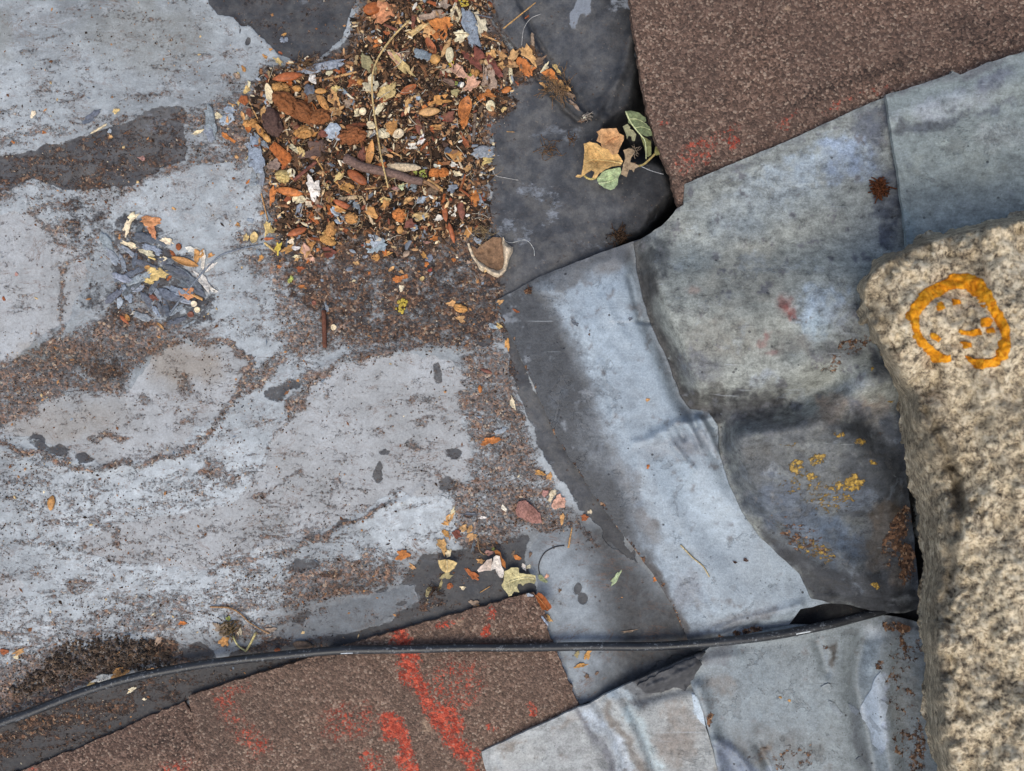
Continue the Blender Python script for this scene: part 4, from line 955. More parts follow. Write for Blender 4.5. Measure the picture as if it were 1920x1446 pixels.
def spline(pts, step):
    """Catmull-Rom through tuples"""
    p = [np.array(q, float) for q in pts]
    p = [2 * p[0] - p[1]] + p + [2 * p[-1] - p[-2]]
    out = []
    for i in range(1, len(p) - 2):
        k = max(2, int(np.hypot(*(p[i + 1] - p[i])[:2]) / step))
        for j in range(k):
            t = j / k
            out.append(.5 * (2 * p[i] + (p[i + 1] - p[i - 1]) * t + (2 * p[i - 1] - 5 * p[i] + 4 * p[i + 1] - p[i + 2]) * t * t + (3 * p[i] - p[i - 1] - 3 * p[i + 1] + p[i + 2]) * t ** 3))
    out.append(p[-2])
    return out

def mat_cable():
    g = NT("black_cable_jacket")
    n = g.noise(20, 6, .7, stretch=(.25, 0)); nf = g.noise(5, 4, .7)
    col = g.ramp(n, [(.35, lin((24,25,28))), (.55, lin((38,40,44))), (.72, lin((66,68,72)))])
    w = g.mrange(g.math('MULTIPLY', g.noise(34, 6, .8), g.mrange(nf, .35, .65)), .40, .46)
    col = g.mix(g.math('MULTIPLY', w, .55), col, lin((132,136,140)))
    g.set(color=col, rough=g.mrange(n, .3, .7, .34, .52), normal=g.bump(g.math('ADD', n, nf), .0003, .7), spec=.5)
    return g.m
cab_pts = [(-420,1500,.012),(-200,1428,.012),(-60,1380,.013),(0,1356,.013),(60,1334,.013),(150,1300,.0135),(250,1270,.013),(330,1254,.012),(420,1241,.0125),(520,1229,.0130),(640,1220,.0128),(800,1216,.0126),(920,1214,.0124),(1040,1213,.0110),(1180,1212,.0105),(1260,1210,.0125),(1350,1204,.0155),(1450,1191,.0155),(1550,1173,.0150),(1600,1160,.0135),(1640,1149,.0105),(1690,1134,.006)]
cpts = spline([(a, b, c) for a, b, c in cab_pts], 12)
cable = empty("cable", P(640, 1220, 0))
tag(cable, "thin black cable sagging across the felt and the lead", "cable")
def unparent_world(o, par):
    o.location = Vector((0, 0, 0)) - Vector(par.location)
cv = [P(q[0], q[1] + 1.2 * math.sin(q[0] / 37.0) * .5, q[2]) for q in cpts]
cm = tube_mesh("jacket", cv, [.0040] * len(cv), 14)
cm.materials.append(mat_cable())
co = link(bpy.data.objects.new("jacket", cm), cable); unparent_world(co, cable)

def plain(name, c, rough=.7, var=.25, px=8):
    g = NT(name)
    n = g.noise(px, 5, .7)
    c = lin(c)
    g.set(color=g.ramp(n, [(.3, c * (1 - var)), (.7, np.minimum(c * (1 + var), 1))]), rough=rough, normal=g.bump(n, .0005, .6), spec=.35)
    return g.m
M_WHITE = plain("white_paint_smear", (205,210,212), .6, .15)
# paint smears on the jacket: thin curved scales hugging the tube
def smear(name, i0, i1, a0, a1):
    seg = 6; n = max(3, i1 - i0 + 1); vv = []; ff = []
    sub = [cpts[i0] + (cpts[i1] - cpts[i0]) * j / (n - 1) for j in range(n)]
    for j, q in enumerate(sub):
        p = P(q[0], q[1], q[2])
        t = (P(*cpts[i1]) - P(*cpts[i0])).normalized(); a = t.cross(Vector((0, 0, 1))).normalized(); b = a.cross(t)
        sl = .5 + .5 * math.sin(math.pi * (j + .5) / n)
        for k in range(seg):
            th = math.radians(a0 + (a1 - a0) * (.5 + (k / (seg - 1) - .5) * sl))
            vv.append(tuple(p + (a * math.cos(th) + b * math.sin(th)) * (.0040 + (.0004 if 0 < k < seg - 1 else -.0003))))
    for j in range(n - 1):
        for k in range(seg - 1):
            ff.append([j * seg + k, (j + 1) * seg + k, (j + 1) * seg + k + 1, j * seg + k + 1])
    m = mesh_np(name, np.array(vv), np.array(ff)); m.materials.append(M_WHITE)
    o = link(bpy.data.objects.new(name, m), cable); unparent_world(o, cable)
def near_i(xx): return min(range(len(cpts)), key=lambda i: abs(cpts[i][0] - xx))
for xx, d_, a0, a1 in ((648, 1, 60, 72), (1500, 1, 60, 84)):
    i = near_i(xx); smear("paint_smear", max(i - 1, 0), i + d_, a0, a1)

# ================================================================ LITTER: unit meshes (length 1 along x)
def M_litter(name, rough=.75, grain=6, vein=False, speck=0.0, bumpd=.0006):
    g = NT(name)
    oi = g.N('ShaderNodeObjectInfo')
    # texture space: world position keeps the grain size the same on every piece
    geo = g.N('ShaderNodeNewGeometry')
    pos = geo.outputs['Position']
    n = g.noise(grain, 6, .72, vec=pos); n2 = g.noise(26, 5, .65, vec=pos); nf = g.noise(2.6, 3, .7, vec=pos)
    f = g.math('MULTIPLY', g.mrange(n, .3, .7, .42, 1.5), g.mrange(nf, .3, .7, .72, 1.28))
    col = g.mix(1.0, oi.outputs['Color'], f, 'MULTIPLY')
    col = g.mix(g.mrange(n2, .50, .68, 0, .5), col, g.mix(.5, col, lin((70,46,30))))
    col = g.mix(g.mrange(nf, .64, .74, 0, .55 + speck), col, lin((46,36,28)) if not speck else lin((56,58,62)))
    h = g.math('ADD', n, g.math('MULTIPLY', nf, .5))
    if vein:
        tc = g.N('ShaderNodeTexCoord')
        st = g.noise(16, 4, .6, vec=tc.outputs['Object'], stretch=(.02, 0))
        h = g.math('MULTIPLY_ADD', st, .8, h)
    g.set(color=col, rough=rough, normal=g.bump(h, bumpd, .9), spec=.3)
    return g.m
ML_LEAF = M_litter("dry_leaf", .72, 8)
ML_SHELL = M_litter("seed_coat", .48, 9, bumpd=.0003)
ML_BARK = M_litter("bark_and_wood", .85, 5, bumpd=.0010)
ML_FLAKE = M_litter("old_grey_paint", .7, 6, speck=.2)
ML_MOSS = M_litter("moss", .9, 4, bumpd=.0012)

def n3(v, f, seed):
    """cheap 3-D noise from two 2-D slices, v Nx3"""
    return .5 * (fbm(v[:, 0] * 100 + v[:, 2] * 61, v[:, 1] * 100 - v[:, 2] * 37, f, seed, 3) + fbm(v[:, 1] * 100 + v[:, 2] * 43, v[:, 2] * 100 + v[:, 0] * 29, f, seed + 3, 3))

def disc_sheet(name, rfun, zfun, nseg=18, rings=4, th=.03):
    """thin closed sheet, outline rfun(theta)->(x,y), relief zfun(x,y)"""
    top = [(0, 0)]
    th_a = np.linspace(0, 2 * np.pi, nseg, endpoint=False)
    ox, oy = rfun(th_a)
    for r in range(1, rings + 1):
        k = r / rings
        top += list(zip(ox * k, oy * k))
    top = np.array(top)
    z = zfun(top[:, 0], top[:, 1])
    v = np.concatenate([np.column_stack([top, z]), np.column_stack([top, z - th])])
    n = len(top)
    tri = []; qd = []
    for k in range(nseg):
        a, b = 1 + k, 1 + (k + 1) % nseg
        tri += [[0, a, b], [n, n + b, n + a]]
        for r in range(rings - 1):
            i, j = 1 + r * nseg + k, 1 + r * nseg + (k + 1) % nseg
            qd += [[i, i + nseg, j + nseg, j], [n + i, n + j, n + j + nseg, n + i + nseg]]
        i, j = 1 + (rings - 1) * nseg + k, 1 + (rings - 1) * nseg + (k + 1) % nseg
        qd.append([i, n + i, n + j, j])
    return mesh_np(name, v, [np.array(tri), np.array(qd)])

def unit_leaf(i):
    rs = np.random.RandomState(100 + i)
    ph = rs.uniform(0, 6.28, 6); a1, a2 = rs.uniform(-.5, .9), rs.uniform(.1, .9)
    tear = rs.uniform(.08, .26)
    jag = rs.uniform(.80, 1.12, 20); jag = np.where(rs.rand(20) < .18, jag * .78, jag)
    def rf(t):
        r = .5 * (1 + tear * np.sin(3 * t + ph[0]) + tear * .8 * np.sin(5 * t + ph[1]) + .07 * np.sin(9 * t + ph[2]))
        r = r * jag
        x, y = np.cos(t), np.sin(t)
        p = .86 + .1 * np.sin(ph[3])
        return r * np.sign(x) * np.abs(x) ** p, r * np.sign(y) * np.abs(y) ** 1.15
    def zf(x, y):
        return .16 + a2 * y * y - a1 * x * x * .6 + .08 * np.sin(6 * x + ph[4]) * np.cos(5 * y + ph[5]) + .10 * fbm(x * 100, y * 100, 30, i) - .05 * np.exp(-(y / .06) ** 2)
    return disc_sheet("leaf_fragment", rf, zf, 20, 4, .035)

def unit_flake(i):
    rs = np.random.RandomState(200 + i)
    jit = rs.uniform(.62, 1.12, 22); ph = rs.uniform(0, 6.28, 4)
    def rf(t):
        x, y = np.cos(t), np.sin(t)
        m = np.maximum(np.abs(x), np.abs(y)) * .55 + .45
        return .5 * x / m * jit, .5 * y / m * np.roll(jit, 3)
    def zf(x, y):
        return .10 + .10 * np.sin(4 * x + ph[0]) + .12 * np.sin(5 * y + ph[1]) * x + .12 * fbm(x * 100, y * 100, 26, 40 + i)
    return disc_sheet("paint_flake", rf, zf, 22, 3, .05)

def lathe(name, prof, seg=10, flat=None, bend=0.0, groove=0.0, noise=0.0, seed=0):
    """profile (x, r) along x"""
    vv = []; n = len(prof)
    for (x, r) in prof:
        for k in range(seg):
            t = 2 * math.pi * k / seg
            rr = r * (1 - groove * math.exp(-((t - math.pi / 2) / .28) ** 2))
            vv.append((x, rr * math.cos(t), rr * math.sin(t) * (flat or 1) - bend * x * x))
    v = np.array(vv)
    if noise: v += (np.stack([n3(v, 22, seed), n3(v, 22, seed + 11), n3(v, 22, seed + 23)], 1)) * noise
    f = [[i * seg + k, i * seg + (k + 1) % seg, (i + 1) * seg + (k + 1) % seg, (i + 1) * seg + k] for i in range(n - 1) for k in range(seg)]
    f2 = [list(range(seg))[::-1], [(n - 1) * seg + k for k in range(seg)]]
    v[:, 2] -= v[:, 2].min()
    return mesh_np(name, v, [np.array(f)[:, ::-1].copy(), np.array(f2)[:, ::-1].copy()])

def unit_seed(i):
    xs = np.linspace(-.5, .5, 13)
    return lathe("seed", [(x, max(.012, .5 * (1 - (2 * abs(x)) ** (2.0 + .5 * i)) ** .8)) for x in xs], 14, .8, .05 * i, .34 if i % 2 == 0 else .12, .03, 300 + i)
def unit_stick(i):
    rs = np.random.RandomState(320 + i)
    xs = np.linspace(-.5, .5, 9)
    return lathe("twig", [(x, .5 * (.75 + .25 * rs.rand()) * (1 - .3 * (x + .5) * (i % 2))) for x in xs], 7, .9, .0, .0, .12, 330 + i)
def unit_splint(i):
    rs = np.random.RandomState(340 + i)
    xs = np.linspace(-.5, .5, 9)
    return lathe("wood_splinter", [(x, .5 * (.7 + .3 * rs.rand()) * min(1, (.53 - abs(x)) * 6 + .12)) for x in xs], 6, .35, .1, 0, .10, 350 + i)

def ico(sub):
    import bmesh
    bm = bmesh.new(); bmesh.ops.create_icosphere(bm, subdivisions=sub, radius=.5)
    v = np.array([tuple(q.co) for q in bm.verts]); f = np.array([[q.index for q in p.verts] for p in bm.faces]); bm.free()
    return v, f
ICO3, ICO2, ICO1 = ico(4), ico(2), ico(1)
def unit_lump(i):
    v, f = ICO3
    a = n3(v, 34, 400 + i * 7); b = np.abs(n3(v, 30, 460 + i * 7))
    r = 1 + .45 * a - .50 * np.exp(-(b / .05) ** 2) + .16 * n3(v, 7, 480 + i)
    w = v * r[:, None]
    w[:, 2] *= .7
    w[:, 2] -= w[:, 2].min() * .8
    return mesh_np("lump", w, f)
def unit_chip(i):
    rs = np.random.RandomState(500 + i)
    k = 7
    ang = np.sort(rs.uniform(0, 2 * np.pi, k) * .35 + np.linspace(0, 2 * np.pi, k, endpoint=False))
    r = rs.uniform(.36, .56, k)
    ox, oy = r * np.cos(ang), r * np.sin(ang)
    zt = .26 + .10 * rs.uniform(-1, 1, k)
    rings = [np.column_stack([ox * 1.0, oy * 1.0, zt * 0]), np.column_stack([ox * 1.04, oy * 1.04, zt * .7]), np.column_stack([ox * .86, oy * .86, zt])]
    v = np.concatenate(rings + [np.array([[0, 0, .30]]), np.array([[0, 0, 0]])])
    q = [[a * k + j, a * k + (j + 1) % k, (a + 1) * k + (j + 1) % k, (a + 1) * k + j] for a in range(2) for j in range(k)]
    t = [[2 * k + j, 2 * k + (j + 1) % k, 3 * k] for j in range(k)] + [[(j + 1) % k, j, 3 * k + 1] for j in range(k)]
    return mesh_np("bark_chip", v, [np.array(t), np.array(q)], smooth=False)
def unit_husk(i):
    """open half shell, like a split pod"""
    rs = np.random.RandomState(520 + i)
    nu, nv = 12, 8
    span = math.radians(70 + 25 * rs.rand())
    out = []
    for off in (0, -.10):
        for a in range(nu):
            u = -.5 + a / (nu - 1)
            w = max(.06, (1 - (abs(2 * u)) ** 2.4)) ** .7
            for b in range(nv):
                t = -span + 2 * span * b / (nv - 1)
                rr = (.5 + off * .5) * w * (1 + .06 * math.sin(9 * u + b + i))
                out.append((u * (1 + off * .2), rr * math.sin(t), rr * math.cos(t) * .8 - .25 * u * u + (.06 if off == 0 else .02)))
    v = np.array(out); n = nu * nv; q = []
    I = lambda a, b: a * nv + b
    for a in range(nu - 1):
        for b in range(nv - 1):
            q.append([I(a, b), I(a + 1, b), I(a + 1, b + 1), I(a, b + 1)])
            q.append([n + I(a, b), n + I(a, b + 1), n + I(a + 1, b + 1), n + I(a + 1, b)])
        q.append([I(a, 0), n + I(a, 0), n + I(a + 1, 0), I(a + 1, 0)])
        q.append([I(a, nv - 1), I(a + 1, nv - 1), n + I(a + 1, nv - 1), n + I(a, nv - 1)])
    for b in range(nv - 1):
        q.append([I(0, b), I(0, b + 1), n + I(0, b + 1), n + I(0, b)])
        q.append([I(nu - 1, b), n + I(nu - 1, b), n + I(nu - 1, b + 1), I(nu - 1, b + 1)])
    q = np.array(q)
    if i % 2:                                    # lying open side up
        v[:, 2] *= -1; q = q[:, ::-1].copy()
    v[:, 2] -= v[:, 2].min()
    return mesh_np("seed_husk", v, q)
def unit_cup(i):
    prof = [(.02, .0), (.26, .02), (.42, .10), (.5, .24), (.44, .32), (.33, .26), (.22, .15), (.02, .12)]
    seg = 14; vv = []
    for r, z in prof:
        for k in range(seg):
            t = 2 * math.pi * k / seg
            vv.append((r * math.cos(t) * (1 + .06 * math.sin(3 * t + i)), r * math.sin(t), z))
    n = len(prof)
    q = [[a * seg + k, a * seg + (k + 1) % seg, (a + 1) * seg + (k + 1) % seg, (a + 1) * seg + k] for a in range(n - 1) for k in range(seg)]
    return mesh_np("seed_cup", np.array(vv), np.array(q)[:, ::-1].copy())
def unit_moss(i):
    rs = np.random.RandomState(560 + i)
    V, Fc = ICO1; vs_, fs_ = [], []
    for k in range(26):
        c = rs.uniform(-.42, .42, 2)
        if np.hypot(*c) > .46: continue
        r = rs.uniform(.12, .26)
        fs_.append(Fc + len(vs_) * len(V)); vs_.append(V * r * 2 * np.array([1, 1, .8]) * rs.uniform(.8, 1.2, (len(V), 1)) * .6 + np.array([c[0], c[1], .12 * (1 - np.hypot(*c)) + .04]))
    return mesh_np("moss_tuft", np.concatenate(vs_), np.concatenate(fs_))

KINDS = {   # kind: (unit meshes, material, object name, noun, category, thickness factor)
    'leaf': ([unit_leaf(i) for i in range(16)], ML_LEAF, "leaf_fragment", "leaf scrap", "leaf"),
    'husk': ([unit_husk(i) for i in range(4)], ML_SHELL, "seed_husk", "seed husk", "husk"),
    'seed': ([unit_seed(i) for i in range(3)], ML_SHELL, "seed", "grooved seed", "seed"),
    'lump': ([unit_lump(i) for i in range(5)], ML_BARK, "rotten_lump", "knobbly lump", "lump"),
    'chip': ([unit_chip(i) for i in range(6)], ML_BARK, "bark_chip", "bark chip", "bark"),
    'stick': ([unit_stick(i) for i in range(3)], ML_BARK, "twig", "twig piece", "twig"),
    'wood': ([unit_splint(i) for i in range(3)], ML_BARK, "wood_splinter", "wood splinter", "splinter"),
    'flake': ([unit_flake(i) for i in range(6)], ML_FLAKE, "paint_flake", "paint flake", "paint flake"),
    'cup': ([unit_cup(i) for i in range(2)], ML_SHELL, "seed_cup", "round seed cup", "seed cup"),
    'moss': ([unit_moss(i) for i in range(2)], ML_MOSS, "moss_tuft", "moss tuft", "moss"),
}
for k, v in KINDS.items():
    for m in v[0]: m.materials.append(v[1])

COLS = {'russet': (160, 92, 56), 'rust': (170, 98, 52), 'redbrown': (128, 81, 66), 'maroon': (120, 71, 60), 'orange': (194, 120, 64), 'terracotta': (204, 140, 98), 'ochre': (194, 142, 84), 'tan': (202, 156, 104), 'straw': (214, 184, 124), 'cream': (223, 207, 173), 'white': (227, 220, 207), 'taupe': (156, 135, 118), 'brown': (120, 98, 81), 'umber': (109, 86, 75), 'walnut': (144, 90, 54), 'dark brown': (94, 71, 62), 'olive': (152, 141, 101), 'green': (156, 163, 118), 'pale green': (178, 190, 152), 'pink': (204, 158, 134), 'rose': (180, 137, 126), 'paint': (143, 150, 158), 'blue': (160, 170, 181), 'slate': (98, 103, 111), 'wood': (205, 180, 145), 'yellow': (208, 184, 81), 'lime': (176, 182, 94), 'greybrown': (128, 109, 99), 'red': (173, 77, 60)}
WORD = {'paint': 'grey', 'blue': 'pale blue-grey', 'wood': 'pale', 'greybrown': 'grey-brown', 'walnut': 'walnut-brown', 'lime': 'yellow-green', 'terracotta': 'terracotta', 'rust': 'rust-orange', 'redbrown': 'red-brown'}

CROPS = {0: (0, 0, 1.0), 4: (440, 90, 6.287), 5: (700, 0, 6.287), 6: (640, 220, 6.0), 7: (440, 260, 6.027), 8: (220, 390, 5.784), 9: (820, 980, 7.23)}
ITEMS = []
def it(c, kind, x, y, ang, L, W, col, label=None, lift=0.0, tk=None):
    ox, oy, s = CROPS[c]
    ITEMS.append(dict(kind=kind, x=ox + x / s, y=oy + y / s, ang=ang, L=L / s, W=W / s, col=col, label=label, lift=lift, tk=tk))
# ---- the pieces one can pick out of the heap (read off enlarged views of the photograph)
c = 4
for a in [('seed',628,352,12,290,95,'russet',"large russet two-lobed seed under the end of the long paint strip"),('flake',1010,230,14,540,92,'paint',"long straight grey paint strip along the top edge of the heap"),
 ('lump',550,480,-10,200,120,'ochre'),('husk',415,550,-75,220,85,'cream'),('chip',110,620,10,125,95,'russet'),('chip',180,770,-50,135,62,'redbrown'),('stick',220,730,-62,235,17,'tan'),
 ('lump',150,895,0,80,82,'ochre'),('lump',235,890,30,95,90,'ochre'),('husk',300,970,-60,150,60,'ochre'),('husk',380,1060,-50,115,60,'ochre'),
 ('lump',600,660,-40,270,190,'walnut',"large wrinkled walnut-brown lump, left half of the biggest pair"),('lump',800,760,-25,330,220,'walnut',"largest wrinkled walnut-brown lump in the middle left of the heap"),('husk',830,640,-38,340,85,'rust'),
 ('lump',460,900,-70,290,210,'dark brown',"big dark brown rotten lump at the left of the heap"),('lump',1040,650,-60,175,75,'ochre'),('lump',1010,830,20,200,150,'walnut'),('leaf',1180,600,-60,190,110,'tan'),('leaf',1210,740,20,160,110,'tan'),
 ('flake',1160,990,0,190,175,'blue',"three-cornered pale blue-grey paint flake in mid heap"),('lump',1055,1020,-20,105,75,'redbrown'),('leaf',1000,1200,22,370,190,'umber',"broad dark umber leaf scrap with a white spot"),('chip',975,1180,0,90,70,'white'),
 ('lump',1390,1040,10,310,170,'walnut',"long wrinkled walnut-brown lump below the cream double cup"),('husk',1430,920,10,230,60,'russet'),('husk',1595,1250,80,265,72,'ochre'),('chip',1500,1240,80,195,82,'redbrown'),
 ('cup',1455,755,0,75,70,'cream'),('cup',1515,750,20,75,75,'cream'),('cup',1610,915,-40,105,72,'cream'),('chip',1580,1010,0,90,80,'cream'),('leaf',1610,455,20,160,165,'cream'),('leaf',1800,520,25,200,135,'straw'),('chip',1800,450,45,110,48,'redbrown'),
 ('leaf',1700,720,60,160,62,'cream'),('leaf',1570,190,-55,250,115,'olive'),('leaf',1690,220,-65,125,60,'tan'),('chip',520,1260,-15,270,215,'rust',"squarish rust-orange bark chip beside the grey peel strips"),
 ('flake',290,1080,-40,290,60,'paint'),('flake',250,1270,-75,370,175,'paint',"broad peeling grey paint strip at the left edge of the heap"),('husk',720,920,-45,155,60,'redbrown'),('chip',1290,270,0,92,72,'russet'),('chip',1115,300,10,85,66,'cream'),('chip',1210,280,0,72,52,'russet'),
 ('stick',1250,335,12,335,30,'tan'),('chip',930,370,-50,125,95,'white'),('leaf',1400,410,30,135,110,'russet'),('lump',1480,400,0,64,64,'ochre'),('flake',1320,560,-50,270,58,'blue'),('lump',740,490,0,82,72,'ochre'),('husk',1015,510,5,125,60,'ochre'),
 ('lump',820,1010,0,185,130,'ochre'),('leaf',930,1020,20,95,66,'ochre'),('lump',405,690,0,42,42,'white'),('leaf',700,1180,-40,195,55,'cream'),('leaf',790,1230,-60,120,70,'straw'),('chip',1640,1000,0,60,60,'white'),('leaf',1330,660,40,110,90,'taupe'),('flake',880,500,0,120,110,'slate'),
 ('flake',370,610,-70,120,55,'blue'),('chip',640,420,0,90,60,'rust'),('leaf',1190,480,30,90,60,'straw'),('leaf',920,580,40,130,90,'brown'),('chip',340,760,80,130,60,'tan'),('lump',1750,1010,0,130,100,'cream'),('leaf',1860,940,70,160,110,'ochre'),('leaf',1760,610,30,90,60,'russet')]:
    it(c, *a)
c = 5
for a in [('leaf',130,150,35,270,195,'terracotta',"pale terracotta leaf scrap, broad and rounded, top of heap"),('seed',-10,125,20,195,120,'rust',"ribbed rust-orange acorn-like seed at the top of the heap"),('leaf',280,260,0,100,66,'ochre'),('leaf',90,495,30,165,82,'orange'),('chip',140,390,5,145,42,'russet'),('stick',210,330,-25,140,32,'redbrown'),('chip',475,270,-80,145,60,'redbrown'),
 ('leaf',720,190,10,340,92,'taupe'),('leaf',820,285,-15,240,130,'orange'),('leaf',790,450,-80,280,155,'orange',"large orange leaf scrap standing near the top of the heap"),('leaf',500,370,30,280,70,'straw'),('leaf',640,370,-70,185,110,'tan'),('husk',680,550,-60,185,82,'russet'),('husk',860,560,65,235,52,'tan'),
 ('leaf',955,180,80,265,120,'cream',"cream curled leaf scrap left of the speckled paint strip"),('flake',1140,350,-75,490,150,'paint',"speckled grey paint strip hanging near the top right of the heap"),('leaf',1140,160,70,180,62,'cream'),('leaf',1260,300,-70,195,115,'cream'),('leaf',1025,425,45,140,120,'cream'),
 ('leaf',1180,680,-50,260,185,'maroon',"broad maroon leaf scrap under the speckled paint strip"),('leaf',1410,780,-55,270,100,'maroon'),('leaf',1500,640,-50,170,72,'tan'),('leaf',1650,680,60,190,82,'tan'),('leaf',1390,650,0,120,92,'tan'),('leaf',1800,800,-60,220,145,'orange'),('leaf',1830,650,-50,230,105,'tan'),('leaf',1640,770,0,115,82,'tan'),('leaf',1500,780,0,95,64,'tan'),('husk',1620,880,-85,195,42,'cream'),
 ('flake',590,650,-30,195,112,'paint'),('leaf',270,690,-40,205,92,'pink'),('leaf',340,770,-45,310,92,'straw'),('chip',400,640,65,125,60,'brown'),('husk',730,700,20,110,100,'ochre'),('cup',900,650,90,155,82,'cream'),('moss',915,750,0,75,70,'yellow'),('moss',1130,910,0,85,75,'lime'),('moss',970,985,0,48,44,'lime'),
 ('leaf',1010,850,-40,230,105,'pink'),('lump',1200,860,0,85,82,'ochre'),('leaf',1370,950,80,270,145,'taupe'),('leaf',1160,1000,50,180,140,'pink'),('leaf',1240,1130,-40,160,84,'orange'),('leaf',1365,1110,-35,140,72,'orange'),('leaf',1175,1190,-40,110,52,'tan'),('husk',1565,1065,25,120,62,'orange'),
 ('husk',420,1055,25,185,72,'russet'),('leaf',180,1090,40,205,140,'straw'),('chip',180,1020,45,120,42,'redbrown'),('leaf',780,1190,20,210,100,'ochre'),('leaf',620,1250,40,160,44,'orange'),('husk',660,1320,5,220,84,'tan',"pale tan husk lying flat below the ochre leaf scrap"),('husk',1075,1290,75,250,135,'orange',"boat-shaped orange husk with a dark hollow"),('leaf',890,1380,0,140,115,'redbrown'),
 ('leaf',430,1210,80,160,92,'tan'),('leaf',80,1270,50,150,62,'cream'),('cup',1380,1250,0,95,110,'cream'),('stick',1720,190,38,450,22,'tan',"straight tan stalk on the dark membrane, top centre"),('wood',1880,500,-85,210,52,'taupe'),('leaf',830,60,0,140,90,'taupe'),('chip',690,45,0,130,60,'russet'),('moss',1060,40,0,110,80,'yellow'),
 ('leaf',520,130,-30,110,80,'olive'),('flake',550,10,0,120,60,'blue'),('chip',90,20,60,90,60,'tan'),('flake',530,1160,0,46,44,'blue'),('leaf',860,850,0,120,70,'cream'),('chip',800,880,80,110,50,'redbrown'),('leaf',900,970,-20,130,70,'brown'),('leaf',970,1090,50,90,80,'olive'),('stick',1300,860,88,180,16,'taupe'),('leaf',1560,860,80,150,60,'brown'),('leaf',1270,1270,70,120,60,'brown'),('leaf',1330,440,-20,240,26,'tan'),('wood',1290,190,-12,200,22,'slate')]:
    it(c, *a)
c = 6
for a in [('wood',690,565,-4,360,95,'wood',"pale broad wood splinter lying along the grey-brown twig"),('seed',185,685,-35,225,95,'russet',"smooth russet seed just below the grey-brown twig"),('seed',870,120,-80,175,66,'redbrown'),('chip',920,130,-80,145,42,'brown'),('leaf',570,120,70,165,92,'ochre'),('cup',640,190,30,115,92,'cream'),
 ('leaf',1205,20,0,130,66,'red'),('chip',1030,140,-50,115,42,'russet'),('leaf',1085,110,0,115,62,'ochre'),('leaf',1380,60,65,190,82,'orange'),('flake',1600,400,15,240,120,'paint',"ragged grey paint flake at the right margin of the heap"),('leaf',1640,490,30,115,84,'straw'),('chip',1200,370,0,95,62,'slate'),
 ('leaf',1280,430,-40,210,100,'ochre'),('leaf',1390,270,-60,155,52,'russet'),('chip',930,340,60,140,42,'russet'),('chip',960,430,60,125,30,'russet'),('wood',1320,490,-65,190,26,'cream'),('lump',1050,630,0,115,82,'orange'),('lump',1150,630,20,105,84,'orange'),('moss',925,640,0,85,82,'lime'),('moss',825,625,0,52,48,'lime'),
 ('leaf',1070,570,0,100,64,'white'),('chip',1100,520,0,64,60,'orange'),('leaf',50,780,-15,140,92,'ochre'),('stick',410,790,10,245,20,'tan'),('wood',100,910,12,250,62,'wood',"pale striped wood splinter below the russet seed"),('flake',150,990,-35,150,92,'paint'),('wood',300,1060,-68,270,36,'wood'),('leaf',340,1070,-60,140,84,'ochre'),
 ('lump',120,1140,0,120,115,'ochre'),('lump',660,1110,20,140,125,'orange',"orange walnut-like lump in the lower heap"),('leaf',910,1110,15,250,72,'straw'),('seed',1170,1070,-82,195,56,'russet'),('leaf',1260,1050,80,115,82,'white'),('seed',1350,1040,-82,220,76,'redbrown'),('flake',900,930,12,190,62,'blue'),('flake',1060,975,-10,130,50,'blue'),('flake',790,770,0,100,84,'paint'),
 ('leaf',1490,900,-50,165,120,'orange'),('flake',1540,890,-60,200,46,'paint'),('stick',1360,750,70,180,28,'russet'),('stick',1390,850,-40,120,28,'russet'),('leaf',770,1210,20,110,84,'redbrown'),('husk',660,1265,80,85,62,'ochre'),('seed',1240,1300,-75,200,46,'russet'),('leaf',1440,1260,70,200,62,'ochre'),('flake',380,1390,-40,160,115,'blue',"pointed pale blue-grey paint flake below the heap"),
 ('chip',1030,850,-60,170,100,'brown'),('stick',1060,770,-35,180,42,'tan'),('chip',940,830,80,84,52,'cream'),('leaf',750,940,35,140,52,'tan'),('leaf',500,980,50,100,52,'ochre'),('leaf',620,60,0,80,60,'white'),('chip',790,270,-30,110,40,'greybrown'),('leaf',900,260,70,110,60,'white'),('leaf',800,330,0,110,70,'white'),('stick',570,390,-28,200,22,'tan'),('leaf',440,550,0,140,70,'rust'),('chip',610,810,0,80,50,'rose'),('leaf',680,780,40,80,60,'pale green'),
 ('leaf',1160,290,-60,150,50,'dark brown'),('leaf',1270,540,-20,90,50,'white'),('leaf',1300,640,0,110,60,'cream'),('chip',1380,660,0,70,60,'slate'),('leaf',1250,800,30,110,80,'paint'),('leaf',1430,560,70,120,60,'tan'),('leaf',1100,1140,10,90,60,'white'),('chip',1420,1105,0,50,36,'white'),('leaf',820,1240,40,80,90,'paint'),('leaf',1050,1370,0,80,60,'orange'),('leaf',240,450,80,160,80,'redbrown'),('leaf',450,370,-55,170,90,'taupe'),('stick',1500,120,86,260,40,'greybrown'),('leaf',330,560,20,80,60,'straw'),('leaf',1540,600,0,90,60,'brown'),('leaf',1150,930,80,140,40,'rust'),('chip',960,1400,0,70,50,'rose')]:
    it(c, *a)
c = 7
